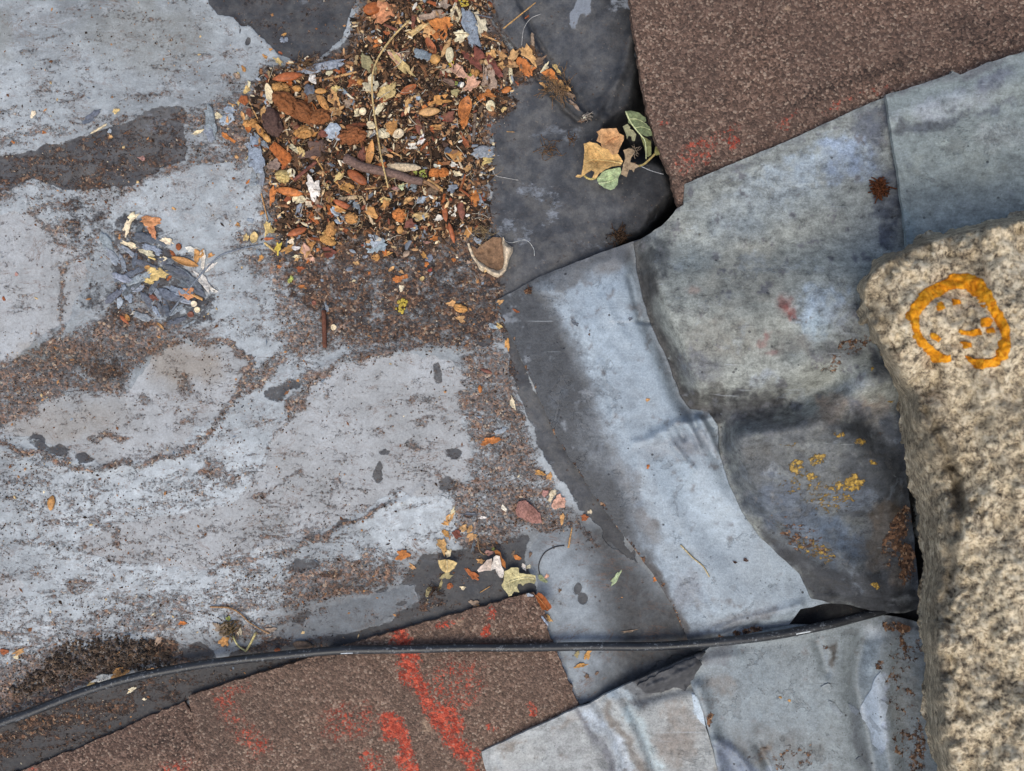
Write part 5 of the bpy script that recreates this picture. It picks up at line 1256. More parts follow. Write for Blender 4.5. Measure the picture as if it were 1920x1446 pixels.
for a in [('seed',630,605,-10,265,82,'orange',"slim orange-russet seed in the lower left of the heap"),('leaf',430,650,80,185,62,'orange'),('lump',560,440,0,150,145,'straw'),('cup',640,390,30,95,82,'cream'),('stick',800,370,40,280,44,'redbrown'),('leaf',1190,420,60,140,72,'straw'),('leaf',1240,540,-30,180,92,'ochre'),('cup',700,690,0,84,80,'cream'),('cup',755,690,0,80,80,'cream'),
 ('leaf',900,560,-70,230,135,'white'),('flake',725,840,80,210,72,'paint'),('leaf',870,880,-50,170,62,'rust'),('seed',710,1060,20,200,70,'russet'),('lump',1090,1020,80,160,92,'ochre'),('lump',1060,1140,-20,155,105,'ochre'),('husk',225,1120,80,125,92,'straw',"rounded straw-coloured husk on grey paint left of the heap"),('leaf',370,1010,80,140,62,'straw'),('leaf',430,1020,30,90,82,'straw'),('stick',920,1135,-5,140,42,'russet'),('lump',880,1190,20,80,52,'ochre'),
 ('leaf',820,1290,-65,200,92,'pink'),('leaf',1075,1280,-15,140,105,'maroon'),('cup',1610,1345,80,84,62,'ochre'),('wood',400,1230,-40,170,30,'straw'),('leaf',500,1240,80,120,62,'yellow'),('stick',340,770,-75,265,17,'tan'),('flake',380,900,-60,140,72,'paint'),('flake',1140,830,-40,120,62,'blue'),('seed',1220,750,-25,195,58,'russet'),('cup',1070,690,0,70,66,'ochre'),('chip',560,310,65,130,40,'russet'),('leaf',450,300,0,130,110,'taupe'),('flake',215,460,80,180,80,'paint'),('flake',310,440,85,190,50,'paint'),
 ('chip',1060,770,-65,120,40,'rust'),('leaf',960,760,70,140,80,'taupe'),('leaf',840,730,-60,130,60,'cream'),('leaf',1180,800,-20,140,60,'ochre'),('chip',1085,840,0,80,50,'rust'),('flake',1190,910,0,110,100,'blue'),('leaf',1260,1045,-20,90,50,'russet'),('leaf',640,1160,40,70,50,'cream'),('leaf',600,1250,30,120,70,'ochre'),('leaf',690,1240,0,80,50,'white'),('leaf',1050,540,-45,90,50,'straw'),('stick',960,290,-60,110,24,'tan'),('wood',590,1190,80,110,24,'slate'),('leaf',380,1135,0,100,30,'russet'),('leaf',300,1350,60,80,50,'ochre'),('chip',1390,760,-30,140,60,'paint'),('leaf',1710,740,60,90,60,'ochre'),('leaf',1700,690,0,110,50,'straw'),('chip',1630,1140,10,70,40,'white'),('chip',1740,1150,5,70,36,'white'),('leaf',700,1335,0,90,40,'cream'),('flake',270,1290,-60,90,50,'paint'),('leaf',1030,1080,60,70,60,'straw')]:
    it(c, *a)
# ---- left cluster of peeling paint
c = 8
for a in [('leaf',110,210,80,190,75,'cream'),('leaf',175,100,40,130,80,'cream'),('leaf',360,150,0,200,130,'terracotta',"terracotta mushroom-shaped scrap, cap side, on the pale grey paint"),('leaf',385,260,-65,170,75,'terracotta'),('leaf',540,360,-15,140,65,'cream'),('leaf',130,400,-22,200,62,'cream'),('leaf',330,490,-25,190,62,'cream'),('stick',380,545,-20,80,28,'straw'),
 ('husk',740,585,-18,290,75,'ochre',"ochre curled husk in the left cluster of peelings"),('leaf',880,520,60,170,90,'ochre'),('leaf',935,560,85,200,60,'white'),('leaf',810,450,-10,150,70,'white'),('leaf',1010,640,40,150,60,'white'),('leaf',930,790,-50,260,90,'white',"white papery strip at the right of the peeling cluster"),('leaf',1040,890,-30,120,40,'white'),('chip',600,495,-50,110,36,'russet'),('lump',672,425,0,62,70,'russet'),('leaf',1015,515,20,70,46,'ochre'),('cup',330,645,0,62,46,'ochre'),
 ('leaf',440,720,10,260,150,'straw',"straw-yellow broken leaf scrap among the dark peelings"),('leaf',350,795,-25,120,52,'straw'),('chip',565,755,50,110,30,'russet'),('leaf',770,925,-25,170,125,'terracotta',"drop-shaped terracotta leaf scrap beside two pale cups"),('stick',880,970,-25,110,34,'tan'),('cup',835,1040,0,70,66,'cream'),('cup',870,1105,0,66,64,'cream'),('cup',800,1155,0,72,66,'redbrown'),('leaf',500,555,20,90,60,'cream'),
 ('husk',115,1190,-60,80,46,'ochre'),('husk',75,1210,-45,130,40,'russet'),('leaf',470,1280,-45,110,30,'tan'),('chip',175,1140,20,80,40,'white'),('leaf',390,970,-30,110,60,'redbrown'),
 ('flake',290,330,-10,260,110,'slate'),('flake',390,450,-25,230,90,'paint'),('flake',140,720,25,330,70,'slate',"long dark grey paint peeling pointing to the straw-yellow scrap"),('flake',660,700,-15,330,110,'slate'),('flake',780,760,-35,380,100,'slate',"broad dark peeling curl above the drop-shaped scrap"),('flake',620,890,-20,330,80,'paint'),('flake',700,1000,-15,330,50,'paint'),('flake',460,980,-62,300,60,'paint'),('flake',490,1120,-62,210,50,'slate'),('flake',120,470,-40,240,50,'paint'),('flake',60,600,-70,230,50,'paint'),('flake',190,560,80,180,50,'slate'),('flake',420,1120,-60,150,50,'paint'),('flake',770,1270,30,180,30,'paint'),('flake',100,930,-60,200,90,'paint'),('flake',230,870,20,160,70,'paint'),('flake',560,570,0,160,70,'slate'),('flake',30,1030,80,120,70,'blue'),('flake',250,230,60,150,60,'slate')]:
    it(c, *a)
for x, y, an, L, W, cl in [(300,620,-20,300,70,'slate'),(600,640,-30,360,80,'slate'),(700,820,-32,380,90,'slate'),(560,940,-15,300,110,'slate'),(850,880,-40,260,80,'slate'),(400,860,60,220,60,'slate'),(240,760,20,300,90,'paint'),(520,1060,-70,260,70,'slate'),(620,1120,30,260,60,'paint'),(330,1010,-50,240,80,'slate'),(150,880,35,240,70,'slate'),(60,760,-20,240,80,'paint'),(700,560,10,200,60,'slate'),(430,350,-30,240,70,'slate'),(-60,520,-50,260,90,'paint'),(-120,380,-60,240,110,'paint'),(-40,960,40,220,80,'slate'),(280,1180,-20,220,80,'paint'),(640,1230,15,220,60,'slate')]:
    it(8, 'flake', x, y, an, L, W, cl)
# ---- bottom leaf group
c = 9
for a in [('leaf',70,310,-70,220,120,'tan'),('leaf',150,410,60,110,80,'cream'),('leaf',120,720,10,170,85,'olive'),('leaf',470,700,-40,230,85,'rust',"rust-orange curled scrap left of the white papery pods"),('chip',160,860,0,80,80,'russet'),('leaf',260,150,-20,130,100,'maroon'),('leaf',590,520,0,100,70,'tan'),('leaf',1080,470,-30,130,60,'orange'),('leaf',1030,420,80,90,40,'brown'),('chip',1180,600,-60,110,62,'white'),('chip',1240,600,40,90,50,'cream'),('leaf',1420,760,-40,150,70,'green'),('leaf',1480,730,50,80,46,'pink'),
 ('leaf',1500,1290,-45,140,70,'tan'),('wood',1460,1330,-55,150,36,'blue'),('leaf',1250,980,-20,100,44,'blue'),('leaf',1260,430,80,80,40,'brown'),('stick',645,905,32,150,16,'tan'),('leaf',1660,920,60,60,40,'brown'),('leaf',500,1090,-20,150,80,'taupe'),('leaf',525,1130,20,90,56,'ochre'),('leaf',350,880,0,80,50,'cream'),('leaf',490,320,80,150,50,'slate'),('leaf',440,90,60,130,60,'tan'),('chip',215,200,0,40,40,'white'),('leaf',110,10,0,90,60,'ochre'),('leaf',40,850,70,150,40,'olive'),('leaf',700,410,0,110,80,'rose'),('moss',755,365,80,60,36,'lime')]:
    it(c, *a)
# ---- scattered over the sheet
c = 0
for a in [('moss',754,575,70,30,22,'yellow',"bright yellow lichen tuft alone on the dirty sheet"),('leaf',750,522,15,32,13,'orange',"thin orange scrap above the bright yellow tuft"),('leaf',753,540,70,14,9,'cream'),('leaf',847,569,10,17,12,'tan'),('lump',864,578,-15,24,15,'ochre'),('leaf',864,598,-25,18,12,'tan'),('chip',806,506,80,11,7,'red',"tiny bright red chip on the dirty sheet"),
 ('leaf',921,826,13,38,15,'orange',"long orange leaf scrap lying alone beside the gutter lining"),('leaf',962,757,-72,26,9,'cream',"cream sliver at the edge of the grit strip"),('flake',938,808,25,28,10,'paint'),('seed',900,729,-85,15,8,'orange'),('husk',912,696,-20,22,7,'redbrown'),('leaf',951,646,-80,22,10,'ochre'),('leaf',936,611,-40,12,9,'straw'),('leaf',924,612,-20,18,10,'blue'),
 ('leaf',1013,887,-15,22,9,'ochre'),('leaf',1030,893,60,15,10,'tan'),('leaf',1035,929,62,28,11,'cream',"pale cream scrap between the two rose chips"),('leaf',1048,941,20,28,24,'pink',"pink-tan scrap near the lining edge"),('chip',1022,925,0,14,16,'rose'),('chip',946,952,0,12,14,'white'),('leaf',938,566,15,13,8,'tan'),('leaf',990,546,0,14,9,'brown'),('leaf',967,583,-30,14,5,'russet'),
 ('leaf',843,972,60,22,12,'tan'),('leaf',848,962,70,26,8,'cream'),('leaf',836,1000,-50,20,10,'ochre'),('leaf',880,964,0,30,6,'slate'),('leaf',905,970,10,14,6,'white'),('leaf',868,990,30,16,12,'tan'),('chip',853,1003,0,18,14,'maroon'),('leaf',885,1006,20,20,14,'tan'),('leaf',1096,970,-10,14,12,'russet'),('leaf',1106,960,0,10,8,'cream'),('leaf',1054,972,80,22,8,'tan'),('stick',1069,1008,80,36,4,'tan'),
 ('leaf',1155,1083,55,32,9,'pale green',"pale green-cream curl alone on the dark lining foot"),('leaf',1229,1086,-15,10,8,'orange'),('leaf',1102,1226,60,24,10,'ochre'),('leaf',1082,1226,70,14,9,'olive'),('leaf',1088,1248,15,26,8,'ochre'),('leaf',1100,1268,0,9,9,'brown'),('leaf',1119,1262,40,10,5,'brown'),('leaf',1180,1183,10,28,4,'taupe'),
 ('leaf',755,1040,30,26,20,'orange',"small orange scrap right of the grit patch, lower middle"),('leaf',773,1062,-40,14,8,'tan'),('leaf',803,1108,70,20,9,'olive'),('leaf',845,1098,0,10,10,'russet'),('seed',568,1208,-8,36,15,'brown',"brown leathery seed just above the black cable"),('seed',521,1218,10,12,8,'russet'),('leaf',505,1182,10,26,10,'taupe'),('leaf',418,1178,-20,32,24,'taupe'),('leaf',420,1203,20,20,18,'ochre'),('leaf',450,1185,70,14,9,'cream'),('leaf',428,1160,0,9,8,'lime'),('leaf',343,1168,0,16,8,'orange'),
 ('leaf',225,1262,25,36,18,'ochre',"ochre scrap by the soil clump above the cable"),('leaf',196,1272,10,46,17,'white',"white papery scrap touching the cable, lower left"),('leaf',172,1285,60,18,14,'straw'),('leaf',287,1256,20,18,11,'tan'),('leaf',247,1293,40,18,8,'cream'),('leaf',35,1222,25,22,10,'tan'),('leaf',8,1222,0,16,12,'russet'),('leaf',30,1232,0,12,7,'cream'),('leaf',297,1202,60,20,10,'taupe'),
 ('husk',97,943,80,28,14,'ochre',"ochre fuzzy husk alone on pale paint at the left"),('leaf',63,214,50,16,9,'cream'),('leaf',83,249,0,8,6,'orange'),('chip',24,267,0,8,6,'orange'),('chip',266,297,-20,17,10,'rose'),('leaf',218,208,20,14,9,'straw'),('leaf',208,257,0,8,8,'tan'),('wood',185,242,30,34,5,'cream'),('chip',206,246,0,9,10,'blue'),('chip',327,391,0,10,7,'tan'),('leaf',446,422,0,9,8,'ochre'),
 ('flake',395,228,-80,60,20,'paint',"grey paint curl standing left of the heap"),('flake',392,250,-70,36,16,'paint'),('flake',425,225,20,30,20,'blue'),('leaf',410,218,-10,16,12,'cream'),('leaf',372,248,20,24,7,'cream'),('leaf',428,258,-35,34,9,'orange'),('flake',432,206,0,24,14,'paint'),('flake',175,215,30,34,10,'slate'),('flake',165,228,20,26,8,'slate'),
 ('flake',705,460,0,36,24,'blue',"pale blue paint flake with ragged edge below the heap"),('leaf',700,483,0,8,9,'ochre'),('leaf',545,525,60,16,9,'lime'),('leaf',566,537,10,13,7,'orange'),('cup',589,568,0,9,9,'redbrown'),('cup',626,614,0,11,11,'cream'),('leaf',524,500,0,9,7,'orange'),('leaf',580,485,80,18,8,'orange'),('leaf',577,470,60,24,20,'tan'),('leaf',617,440,70,30,18,'ochre'),('chip',31,514,0,8,8,'rose'),('chip',8,560,0,9,8,'russet'),
 ('leaf',612,575,-75,22,7,'paint'),('leaf',985,35,35,40,3,'russet'),('leaf',1094,225,30,18,12,'brown'),('leaf',1100,218,40,14,9,'white'),('leaf',1068,180,-40,26,10,'brown'),('leaf',1058,165,-50,30,12,'tan'),('leaf',1040,150,-40,30,16,'tan'),('leaf',1030,140,-20,26,14,'orange'),('leaf',1020,160,10,22,14,'tan'),('leaf',1045,130,-50,26,10,'straw'),('leaf',1010,115,30,26,12,'brown'),('leaf',1022,128,60,20,8,'cream'),('leaf',1050,175,-50,30,7,'taupe'),('leaf',1078,198,-45,26,6,'taupe'),
 ('leaf',1017,1140,0,14,8,'brown'),('leaf',1398,1050,-30,10,6,'dark brown'),('leaf',1215,875,70,9,6,'orange'),('leaf',1214,750,0,8,6,'tan'),('leaf',1075,603,-50,10,7,'slate'),('leaf',1080,608,-20,12,6,'slate'),('leaf',1182,598,0,8,6,'slate'),('chip',1463,1308,0,7,5,'tan'),('chip',1480,1314,0,8,5,'tan'),('leaf',1378,1054,-10,9,4,'dark brown')]:
    it(c, *a)

# ---- spill round the margins of the heap
_r = random.Random(21)
_k = 0
while _k < 60:
    _x, _y = _r.uniform(425, 960), _r.uniform(60, 545)
    _d = float(poly_sdf(np.array([_x]), np.array([_y]), PILE)[0])
    if -55 < _d < 6 and not (560 < _x < 660 and _y < 100) and _r.random() < math.exp(_d / 30) and (_x < 905 or _r.random() < .25):
        _kind = _r.choice(['leaf', 'leaf', 'leaf', 'chip', 'husk', 'stick', 'flake'])
        _L = _r.uniform(7, 16)
        it(0, _kind, _x, _y, _r.uniform(0, 180), _L, _L * (_r.uniform(.4, .8) if _kind != 'stick' else .14), _r.choice(['tan', 'ochre', 'orange', 'russet', 'taupe', 'brown', 'straw', 'cream']) if _kind != 'flake' else 'paint')
        _k += 1

def make_item(d, i):
    meshes, mat, nm, noun, cat = KINDS[d['kind']]
    me = meshes[i % len(meshes)]
    o = bpy.data.objects.new(nm, me)
    x, y = d['x'], d['y']
    z = float(base_z(np.array([x]), np.array([y]))[0])
    in_heap = float(poly_sdf(np.array([x]), np.array([y]), PILE)[0]) > -5
    for (f, zf) in ZOVER:
        if poly_in(x, y, f): z = max(z, float(zf(np.array([x]), np.array([y]))[0]))
    k = S
    if in_heap: k = S * 1.14
    L, W = d['L'] * k, d['W'] * k
    T = d['tk'] * k if d['tk'] else {'lump': min(L, W) * .8, 'stick': W, 'seed': W, 'wood': W, 'chip': min(L, W) * .6, 'flake': min(min(L, W) * .9, .012), 'leaf': min(max(min(L, W) * .75, .003), .012), 'husk': W * .8, 'cup': min(L, W) * .8, 'moss': min(L, W)}[d['kind']]
    o.scale = (L * 1.04, W * 1.04, T)
    r = random.Random(i * 77 + 5)
    lift = d['lift'] + (r.uniform(.0, .0030) if in_heap else .0002)
    o.location = P(x, y, z + lift)
    tl = .22 if in_heap else .07
    o.rotation_euler = (r.uniform(-tl, tl), r.uniform(-tl, tl), math.radians(d['ang']) + (math.pi if r.random() < .5 else 0))
    cc = lin(COLS[d['col']]) * r.uniform(.84, 1.12)
    cc = cc * np.array([r.uniform(.96, 1.05), 1, r.uniform(.92, 1.06)])
    o.color = (float(cc[0]), float(cc[1]), float(cc[2]), 1)
    COL.objects.link(o)
    o["category"] = cat
    d['obj'] = o; d['noun'] = noun; d['heap'] = in_heap
    return o

def poly_in(x, y, pts): return float(poly_sdf(np.array([x]), np.array([y]), pts)[0]) > 0
ZOVER = [([(352,1306),(985,1113),(1000,1112),(1018,1130),(1045,1225),(1086,1322),(1060,1420),(400,1446)], z_felt_low),
         (C1_LEFT + [(1300,1222),(1340,1215),(1522,1122)] + C2_EDGE[::-1] + [(1010,520)], z_c1), ([(1340,1205),(1560,1174),(1690,1158),(1770,1180),(1750,1446),(1350,1446)], z_c4)]

# things that already carry their own description act as landmarks for the rest
LAND = [(704,150,"the tall tan stalk"), (720,325,"the grey-brown twig"), (570,205,"the biggest walnut-brown lump"), (600,127,"the long straight paint strip"), (524,290,"the squarish rust-orange chip"), (600,281,"the dark umber leaf scrap"), (881,56,"the speckled paint strip"), (826,72,"the large orange leaf scrap"),
        (888,108,"the broad maroon leaf scrap"), (755,314,"the pale broad splinter"), (871,205,"the boat-shaped husk"), (906,287,"the ragged margin flake"), (544,360,"the slim orange-russet seed"), (835,398,"the white scrap by two seeds"), (750,405,"the orange walnut-like lump"), (720,24,"the rounded terracotta scrap"), (624,247,"the three-cornered flake"), (537,148,"the two-lobed russet seed"),
        (671,334,"the smooth russet seed"), (920,480,"the papery pod"), (990,120,"the leaf tuft on the membrane"), (282,420,"the mushroom-shaped scrap"), (353,550,"the drop-shaped scrap"), (300,515,"the straw-yellow broken scrap"), (395,520,"the white papery strip"), (608,615,"the rusty rod"), (754,575,"the bright yellow tuft"), (992,962,"the rose granular chip"), (975,1090,"the lobed olive leaf"), (838,1060,"the fan-shaped straw leaf"), (915,1060,"the white papery pods"), (1018,1130,"the dark rust leaf"), (200,1230,"the soil clump"), (1155,1083,"the pale green-cream curl"), (921,826,"the lone orange scrap"), (97,943,"the lone ochre husk"), (248,260,"the dark worn band"), (430,1190,"the frayed stems above the cable"), (1165,290,"the curled tan leaf"), (1090,1115,"the dark blot on blue paint"), (1330,790,"the crumpled lining"), (1474,1300,"the lead folds below the cable")]
def label_items():
    used = set()
    todo = []
    for d in ITEMS:
        o = d['obj']
        if d['label']:
            o["label"] = d['label']; used.add(d['label'])
        else: todo.append(d)
    left = {}
    for d in todo:
        cw = WORD.get(d['col'], d['col'])
        size = 'tiny ' if d['L'] < 12 else ('small ' if d['L'] < 20 else ('long ' if d['L'] > 2.6 * d['W'] else ('large ' if d['L'] > 36 else '')))
        cand = sorted(LAND, key=lambda q: math.hypot(q[0] - d['x'], q[1] - d['y']))
        ok = False
        for q in cand[:6]:
            dx, dy = d['x'] - q[0], d['y'] - q[1]
            dist = math.hypot(dx, dy)
            if abs(dx) > 2 * abs(dy): rel = 'right of' if dx > 0 else 'left of'
            elif abs(dy) > 2 * abs(dx): rel = 'below' if dy > 0 else 'above'
            else: rel = ('below right of' if dx > 0 else 'below left of') if dy > 0 else ('above right of' if dx > 0 else 'above left of')
            if dist < 45: rel = 'just ' + rel
            lab = f"{size}{cw} {d['noun']} {rel} {q[2]}"
            if lab not in used:
                used.add(lab); d['obj']["label"] = lab; ok = True
                break
        if not ok:
            lab = f"{cw} {d['noun']} among the litter"
            d['obj']["label"] = lab; d['obj']["group"] = f"{cw} {d['noun']}s in the litter"
for i, d in enumerate(ITEMS): make_item(d, i)
label_items()
GRP = {'leaf': "leaf scraps in the litter", 'husk': "seed husks in the litter", 'seed': "loose seeds in the litter", 'lump': "knobbly lumps in the litter", 'chip': "bark chips in the litter", 'stick': "twig pieces in the litter", 'wood': "wood splinters in the litter", 'flake': "peeled paint flakes", 'cup': "round seed cups", 'moss': "moss tufts in the litter"}
for d in ITEMS:
    if "group" not in d['obj']: d['obj']["group"] = GRP[d['kind']]

# ================================================================ HAND-SHAPED PIECES
def set_col(o, c):
    c = lin(c); o.color = (float(c[0]), float(c[1]), float(c[2]), 1)

def crop_pts(c, pts):
    ox, oy, s = CROPS[c]
    return [(ox + x / s, oy + y / s) for x, y in pts]

def shaped_leaf(name, outline, z0, curl, col, label, rib=None, ribcol=(206,184,130), seed=0, step=4, th=.0006, cat="leaf", mat=None, ragamp=.8, sub=()):
    """a leaf cut to its own outline, with relief, thickness and a raised midrib"""
    o2 = rag(outline, ragamp, 7, seed, 3)
    A = np.array(outline); cx, cy = A.mean(0)
    def zf(x, y):
        d = poly_sdf(x, y, o2)
        zz = z0 + curl * sstep(24, 0, d) + .0035 * fbm(x, y, 24, seed + 3, 3) + .002
        if rib is not None: zz = zz - .0012 * np.exp(-(seg_dist(x, y, rib) / 4) ** 2)
        return zz
    root = empty(name, P(cx, cy, z0))
    tag(root, label, cat)
    m, _ = slab_mesh("blade", o2, step, zf, th)
    m.materials.append(mat or ML_LEAF)
    b = link(bpy.data.objects.new("blade", m), root); b.location = -Vector(root.location); set_col(b, col)
    ribs = ([rib] if rib is not None else []) + list(sub)
    for k, rb in enumerate(ribs):
        pts = resample(smooth_pts(rb, False, 1), 4, False)
        zz = zf(np.array([p[0] for p in pts]), np.array([p[1] for p in pts]))
        n = len(pts)
        tm = tube_mesh("midrib" if k == 0 else "side_vein", [P(p[0], p[1], float(q) + .0004) for p, q in zip(pts, zz)], [(.0008 if k == 0 else .0004) * (1 - .5 * j / n) for j in range(n)], 6)
        tm.materials.append(ML_LEAF)
        r_ = link(bpy.data.objects.new("midrib" if k == 0 else "side_vein", tm), root); r_.location = -Vector(root.location); set_col(r_, ribcol)
    return root

# crop A: origin (1060,190) scale 4.988
CROPS[10] = (1060, 190, 4.988)
cp = lambda pts: crop_pts(10, pts)
shaped_leaf("dry_leaf", cp([(175,400),(230,380),(300,395),(340,430),(420,460),(500,500),(540,560),(520,600),(440,610),(370,640),(320,670),(290,715),(250,720),(275,655),(240,645),(190,680),(140,715),(95,710),(110,690),(150,690),(170,560),(180,480)]), .006, .006, (206,166,106),
    "curled tan leaf with a hooked tip on the dark membrane", cp([(530,580),(420,560),(320,548),(240,545),(180,575)]), (214,186,126), 601, sub=[cp([(320,548),(270,600),(200,660)]), cp([(380,552),(330,480),(240,420)])])
shaped_leaf("dry_leaf", cp([(290,285),(340,258),(420,255),(480,250),(500,300),(550,320),(545,370),(510,430),(490,490),(440,500),(400,450),(340,430),(330,390),(295,370),(310,320)]), .010, .007, (196,150,104),
    "crumpled brown leaf above the curled tan leaf", cp([(500,330),(430,360),(370,400)]), (176,130,90), 611)
shaped_leaf("dry_leaf", cp([(560,88),(620,90),(690,110),(745,150),(755,185),(740,200),(790,240),(808,290),(812,320),(760,328),(720,310),(690,300),(650,250),(620,220),(590,200),(585,150)]), .010, .003, (112,122,86),
    "dark green leaf with a pale midrib touching the dark brown felt", cp([(565,95),(600,180),(650,250),(700,310),(745,360),(755,440),(755,540)]), (196,200,150), 621, sub=[cp([(600,165),(680,165),(760,215)]), cp([(650,250),(720,235),(800,270)])])
shaped_leaf("dry_leaf", cp([(700,320),(750,340),(800,370),(806,440),(800,500),(770,520),(750,500),(740,430),(720,380)]), .006, .003, (126,128,84),
    "narrow olive green leaf hanging below the dark green leaf", None, seed=631)
shaped_leaf("dry_leaf", cp([(535,235),(580,215),(610,240),(600,260),(640,275),(665,310),(650,370),(625,370),(615,330),(590,320),(575,355),(565,300),(545,265)]), .007, .004, (150,146,112),
    "small torn grey-green leaf between the brown and dark green leaves", None, seed=641)
shaped_leaf("dry_leaf", cp([(300,720),(340,670),(400,640),(480,625),(515,620),(520,660),(495,720),(490,780),(460,815),(425,828),(370,812),(320,780),(300,750)]), .004, .005, (170,186,140),
    "pale mint green leaf under the curled tan leaf", cp([(310,765),(380,760),(450,740),(500,690)]), (196,204,160), 651, sub=[cp([(320,720),(400,710),(505,650)])])
shaped_leaf("dry_leaf", cp([(540,455),(590,440),(640,450),(650,480),(615,520),(610,570),(650,580),(690,610),(650,630),(640,665),(620,640),(595,640),(570,710),(520,685),(530,640),(550,570),(560,510)]), .007, .004, (166,142,112),
    "ragged grey-tan leaf remnant between the mint leaf and the felt", None, seed=661)
# leaf stalk
def tube_thing(name, pts, r0, r1, col, label, cat, parent=None, zlift=.002, zf=None, mat=None, seg=7, group=None):
    q = spline([(p[0], p[1], p[2] if len(p) > 2 else 0) for p in pts], 5)
    if zf is None: zf = base_z
    xs = np.array([a[0] for a in q]); ys = np.array([a[1] for a in q])
    zz = zf(xs, ys)
    # a stalk bridges hollows: smooth its height
    k = 7
    if len(zz) > k:
        zp = np.pad(zz, k // 2, mode='edge'); zz = np.maximum(np.convolve(zp, np.ones(k) / k, 'valid')[:len(zz)], zz - .002)
    n = len(q)
    m = tube_mesh(name, [P(a[0], a[1], float(z) + zlift + a[2]) for a, z in zip(q, zz)], [r0 + (r1 - r0) * i / (n - 1) for i in range(n)], seg)
    m.materials.append(mat or ML_BARK)
    o = link(bpy.data.objects.new(name, m), parent)
    set_col(o, col)
    if parent is None: tag(o, label, cat, group)
    return o
flat0 = lambda x, y: 0 * x + .004
tube_thing("leaf_stalk", [p + (.004,) for p in cp([(880,440),(850,480),(790,540),(740,585),(690,605),(640,590)])], .0012, .0010, (170,150,96), "curved green-tan leaf stalk crossing the dark gap beside the felt", "stalk", zf=flat0)
tube_thing("leaf_stalk", [p + (.003,) for p in cp([(175,690),(200,715),(240,728),(280,720),(300,700)])], .0011, .0009, (196,176,110), "short hooked stalk below the curled tan leaf", "stalk", zf=flat0)
shaped_leaf("dry_leaf", cp([(840,430),(865,420),(888,450),(885,500),(850,505),(832,480)]), .010, .003, (140,136,84), "scrap of yellowish leaf caught under the felt edge", None, seed=671)

# bottom group
cp9 = lambda pts: crop_pts(9, pts)
shaped_leaf("dry_leaf", cp9([(870,850),(900,800),(900,720),(910,660),(960,640),(1000,615),(1070,610),(1110,620),(1110,690),(1160,690),(1240,700),(1330,720),(1335,790),(1310,835),(1260,815),(1200,820),(1160,860),(1130,830),(1090,835),(1080,880),(1110,945),(1040,935),(1010,990),(970,1000),(930,940),(890,900)]), .003, .003, (196,184,136),
    "lobed olive-cream leaf at the tip of the red-brown felt", cp9([(1320,760),(1200,740),(1080,770),(980,800),(900,850)]), (214,204,160), 701, ragamp=.6, sub=[cp9([(1080,770),(1010,690)]), cp9([(980,800),(985,930)])])
shaped_leaf("dry_leaf", cp9([(5,510),(120,500),(210,515),(275,550),(230,620),(170,670),(110,680),(60,650),(30,600)]), .003, .003, (206,178,122),
    "fan-shaped straw leaf with a pale middle, lower centre", cp9([(130,505),(135,590),(130,675)]), (222,200,150), 711)
shaped_leaf("seed_pod", cp9([(540,650),(580,600),(640,550),(680,500),(740,490),(750,540),(740,600),(720,650),(640,650),(590,670),(560,672)]), .003, .005, (208,188,172), "pinkish white papery pod half, left of a pair", None, seed=721, cat="pod")
shaped_leaf("seed_pod", cp9([(760,470),(800,450),(840,460),(860,520),(870,590),(900,650),(905,700),(885,752),(850,745),(810,690),(790,630),(725,650),(730,600),(750,540)]), .004, .006, (222,210,196), "white papery pod half, right of a pair", None, seed=731, cat="pod")
shaped_leaf("dry_leaf", cp9([(770,380),(810,372),(850,410),(880,480),(930,540),(925,620),(880,590),(850,500),(800,450)]), .004, .004, (158,98,48), "folded brown leaf behind the white papery pods", None, seed=741)
shaped_leaf("dry_leaf", cp9([(1320,990),(1370,950),(1410,965),(1470,1020),(1540,1120),(1550,1150),(1500,1200),(1420,1180),(1390,1120)]), .008, .004, (150,82,38), "dark rust leaf lying over the tip of the red-brown felt", cp9([(1340,980),(1420,1070),(1500,1180)]), (170,112,66), 751)

# papery pod below the heap (crop origin (860,420), scale 12.05)
CROPS[11] = (860, 420, 12.05)
cpB = lambda pts: crop_pts(11, pts)
pod = empty("papery_pod", P(920, 480, 0)); tag(pod, "open papery husk with a white rim at the lower right of the heap", "pod")
POD_O = cpB([(190,440),(240,430),(290,560),(340,700),(420,800),(560,900),(640,960),(760,1020),(900,1060),(990,1000),(1020,800),(1000,620),(980,420),(1000,290),(1060,420),(1130,470),(1230,520),(1220,640),(1160,740),(1120,880),(1070,1040),(980,1150),(880,1210),(760,1170),(660,1090),(610,1020),(540,1080),(470,1020),(400,880),(310,770),(250,620)])
POD_I = cpB([(280,470),(420,560),(600,420),(760,300),(960,300),(985,480),(1005,700),(1010,850),(980,1000),(900,1050),(760,1010),(640,950),(430,800),(340,690)])
def podpart(nm, ol, zf, col, th=.0008):
    m, _ = slab_mesh(nm, rag(ol, .8, 6, 761, 3), 3, zf, th); m.materials.append(ML_LEAF)
    o = link(bpy.data.objects.new(nm, m), pod); o.location = -Vector(pod.location); set_col(o, col)
podpart("rim", POD_O, lambda x, y: .004 + .009 * sstep(0, 5, poly_sdf(x, y, POD_O)) + .002 * fbm(x, y, 12, 763), (214,194,166), .003)
podpart("membrane", POD_I, lambda x, y: .0055 - .002 * sstep(0, 14, poly_sdf(x, y, POD_I)) + .003 * fbm(x, y, 8, 765), (136,106,80))

# rose granular chip
rc = shaped_leaf("felt_chip", [(972,940),(985,938),(1000,950),(1012,962),(1016,980),(998,982),(970,968),(966,958)], .003, -.002, (160,116,104), "rose granular felt chip beside the dark lining", None, seed=771, th=.003, cat="felt chip", mat=ML_BARK)

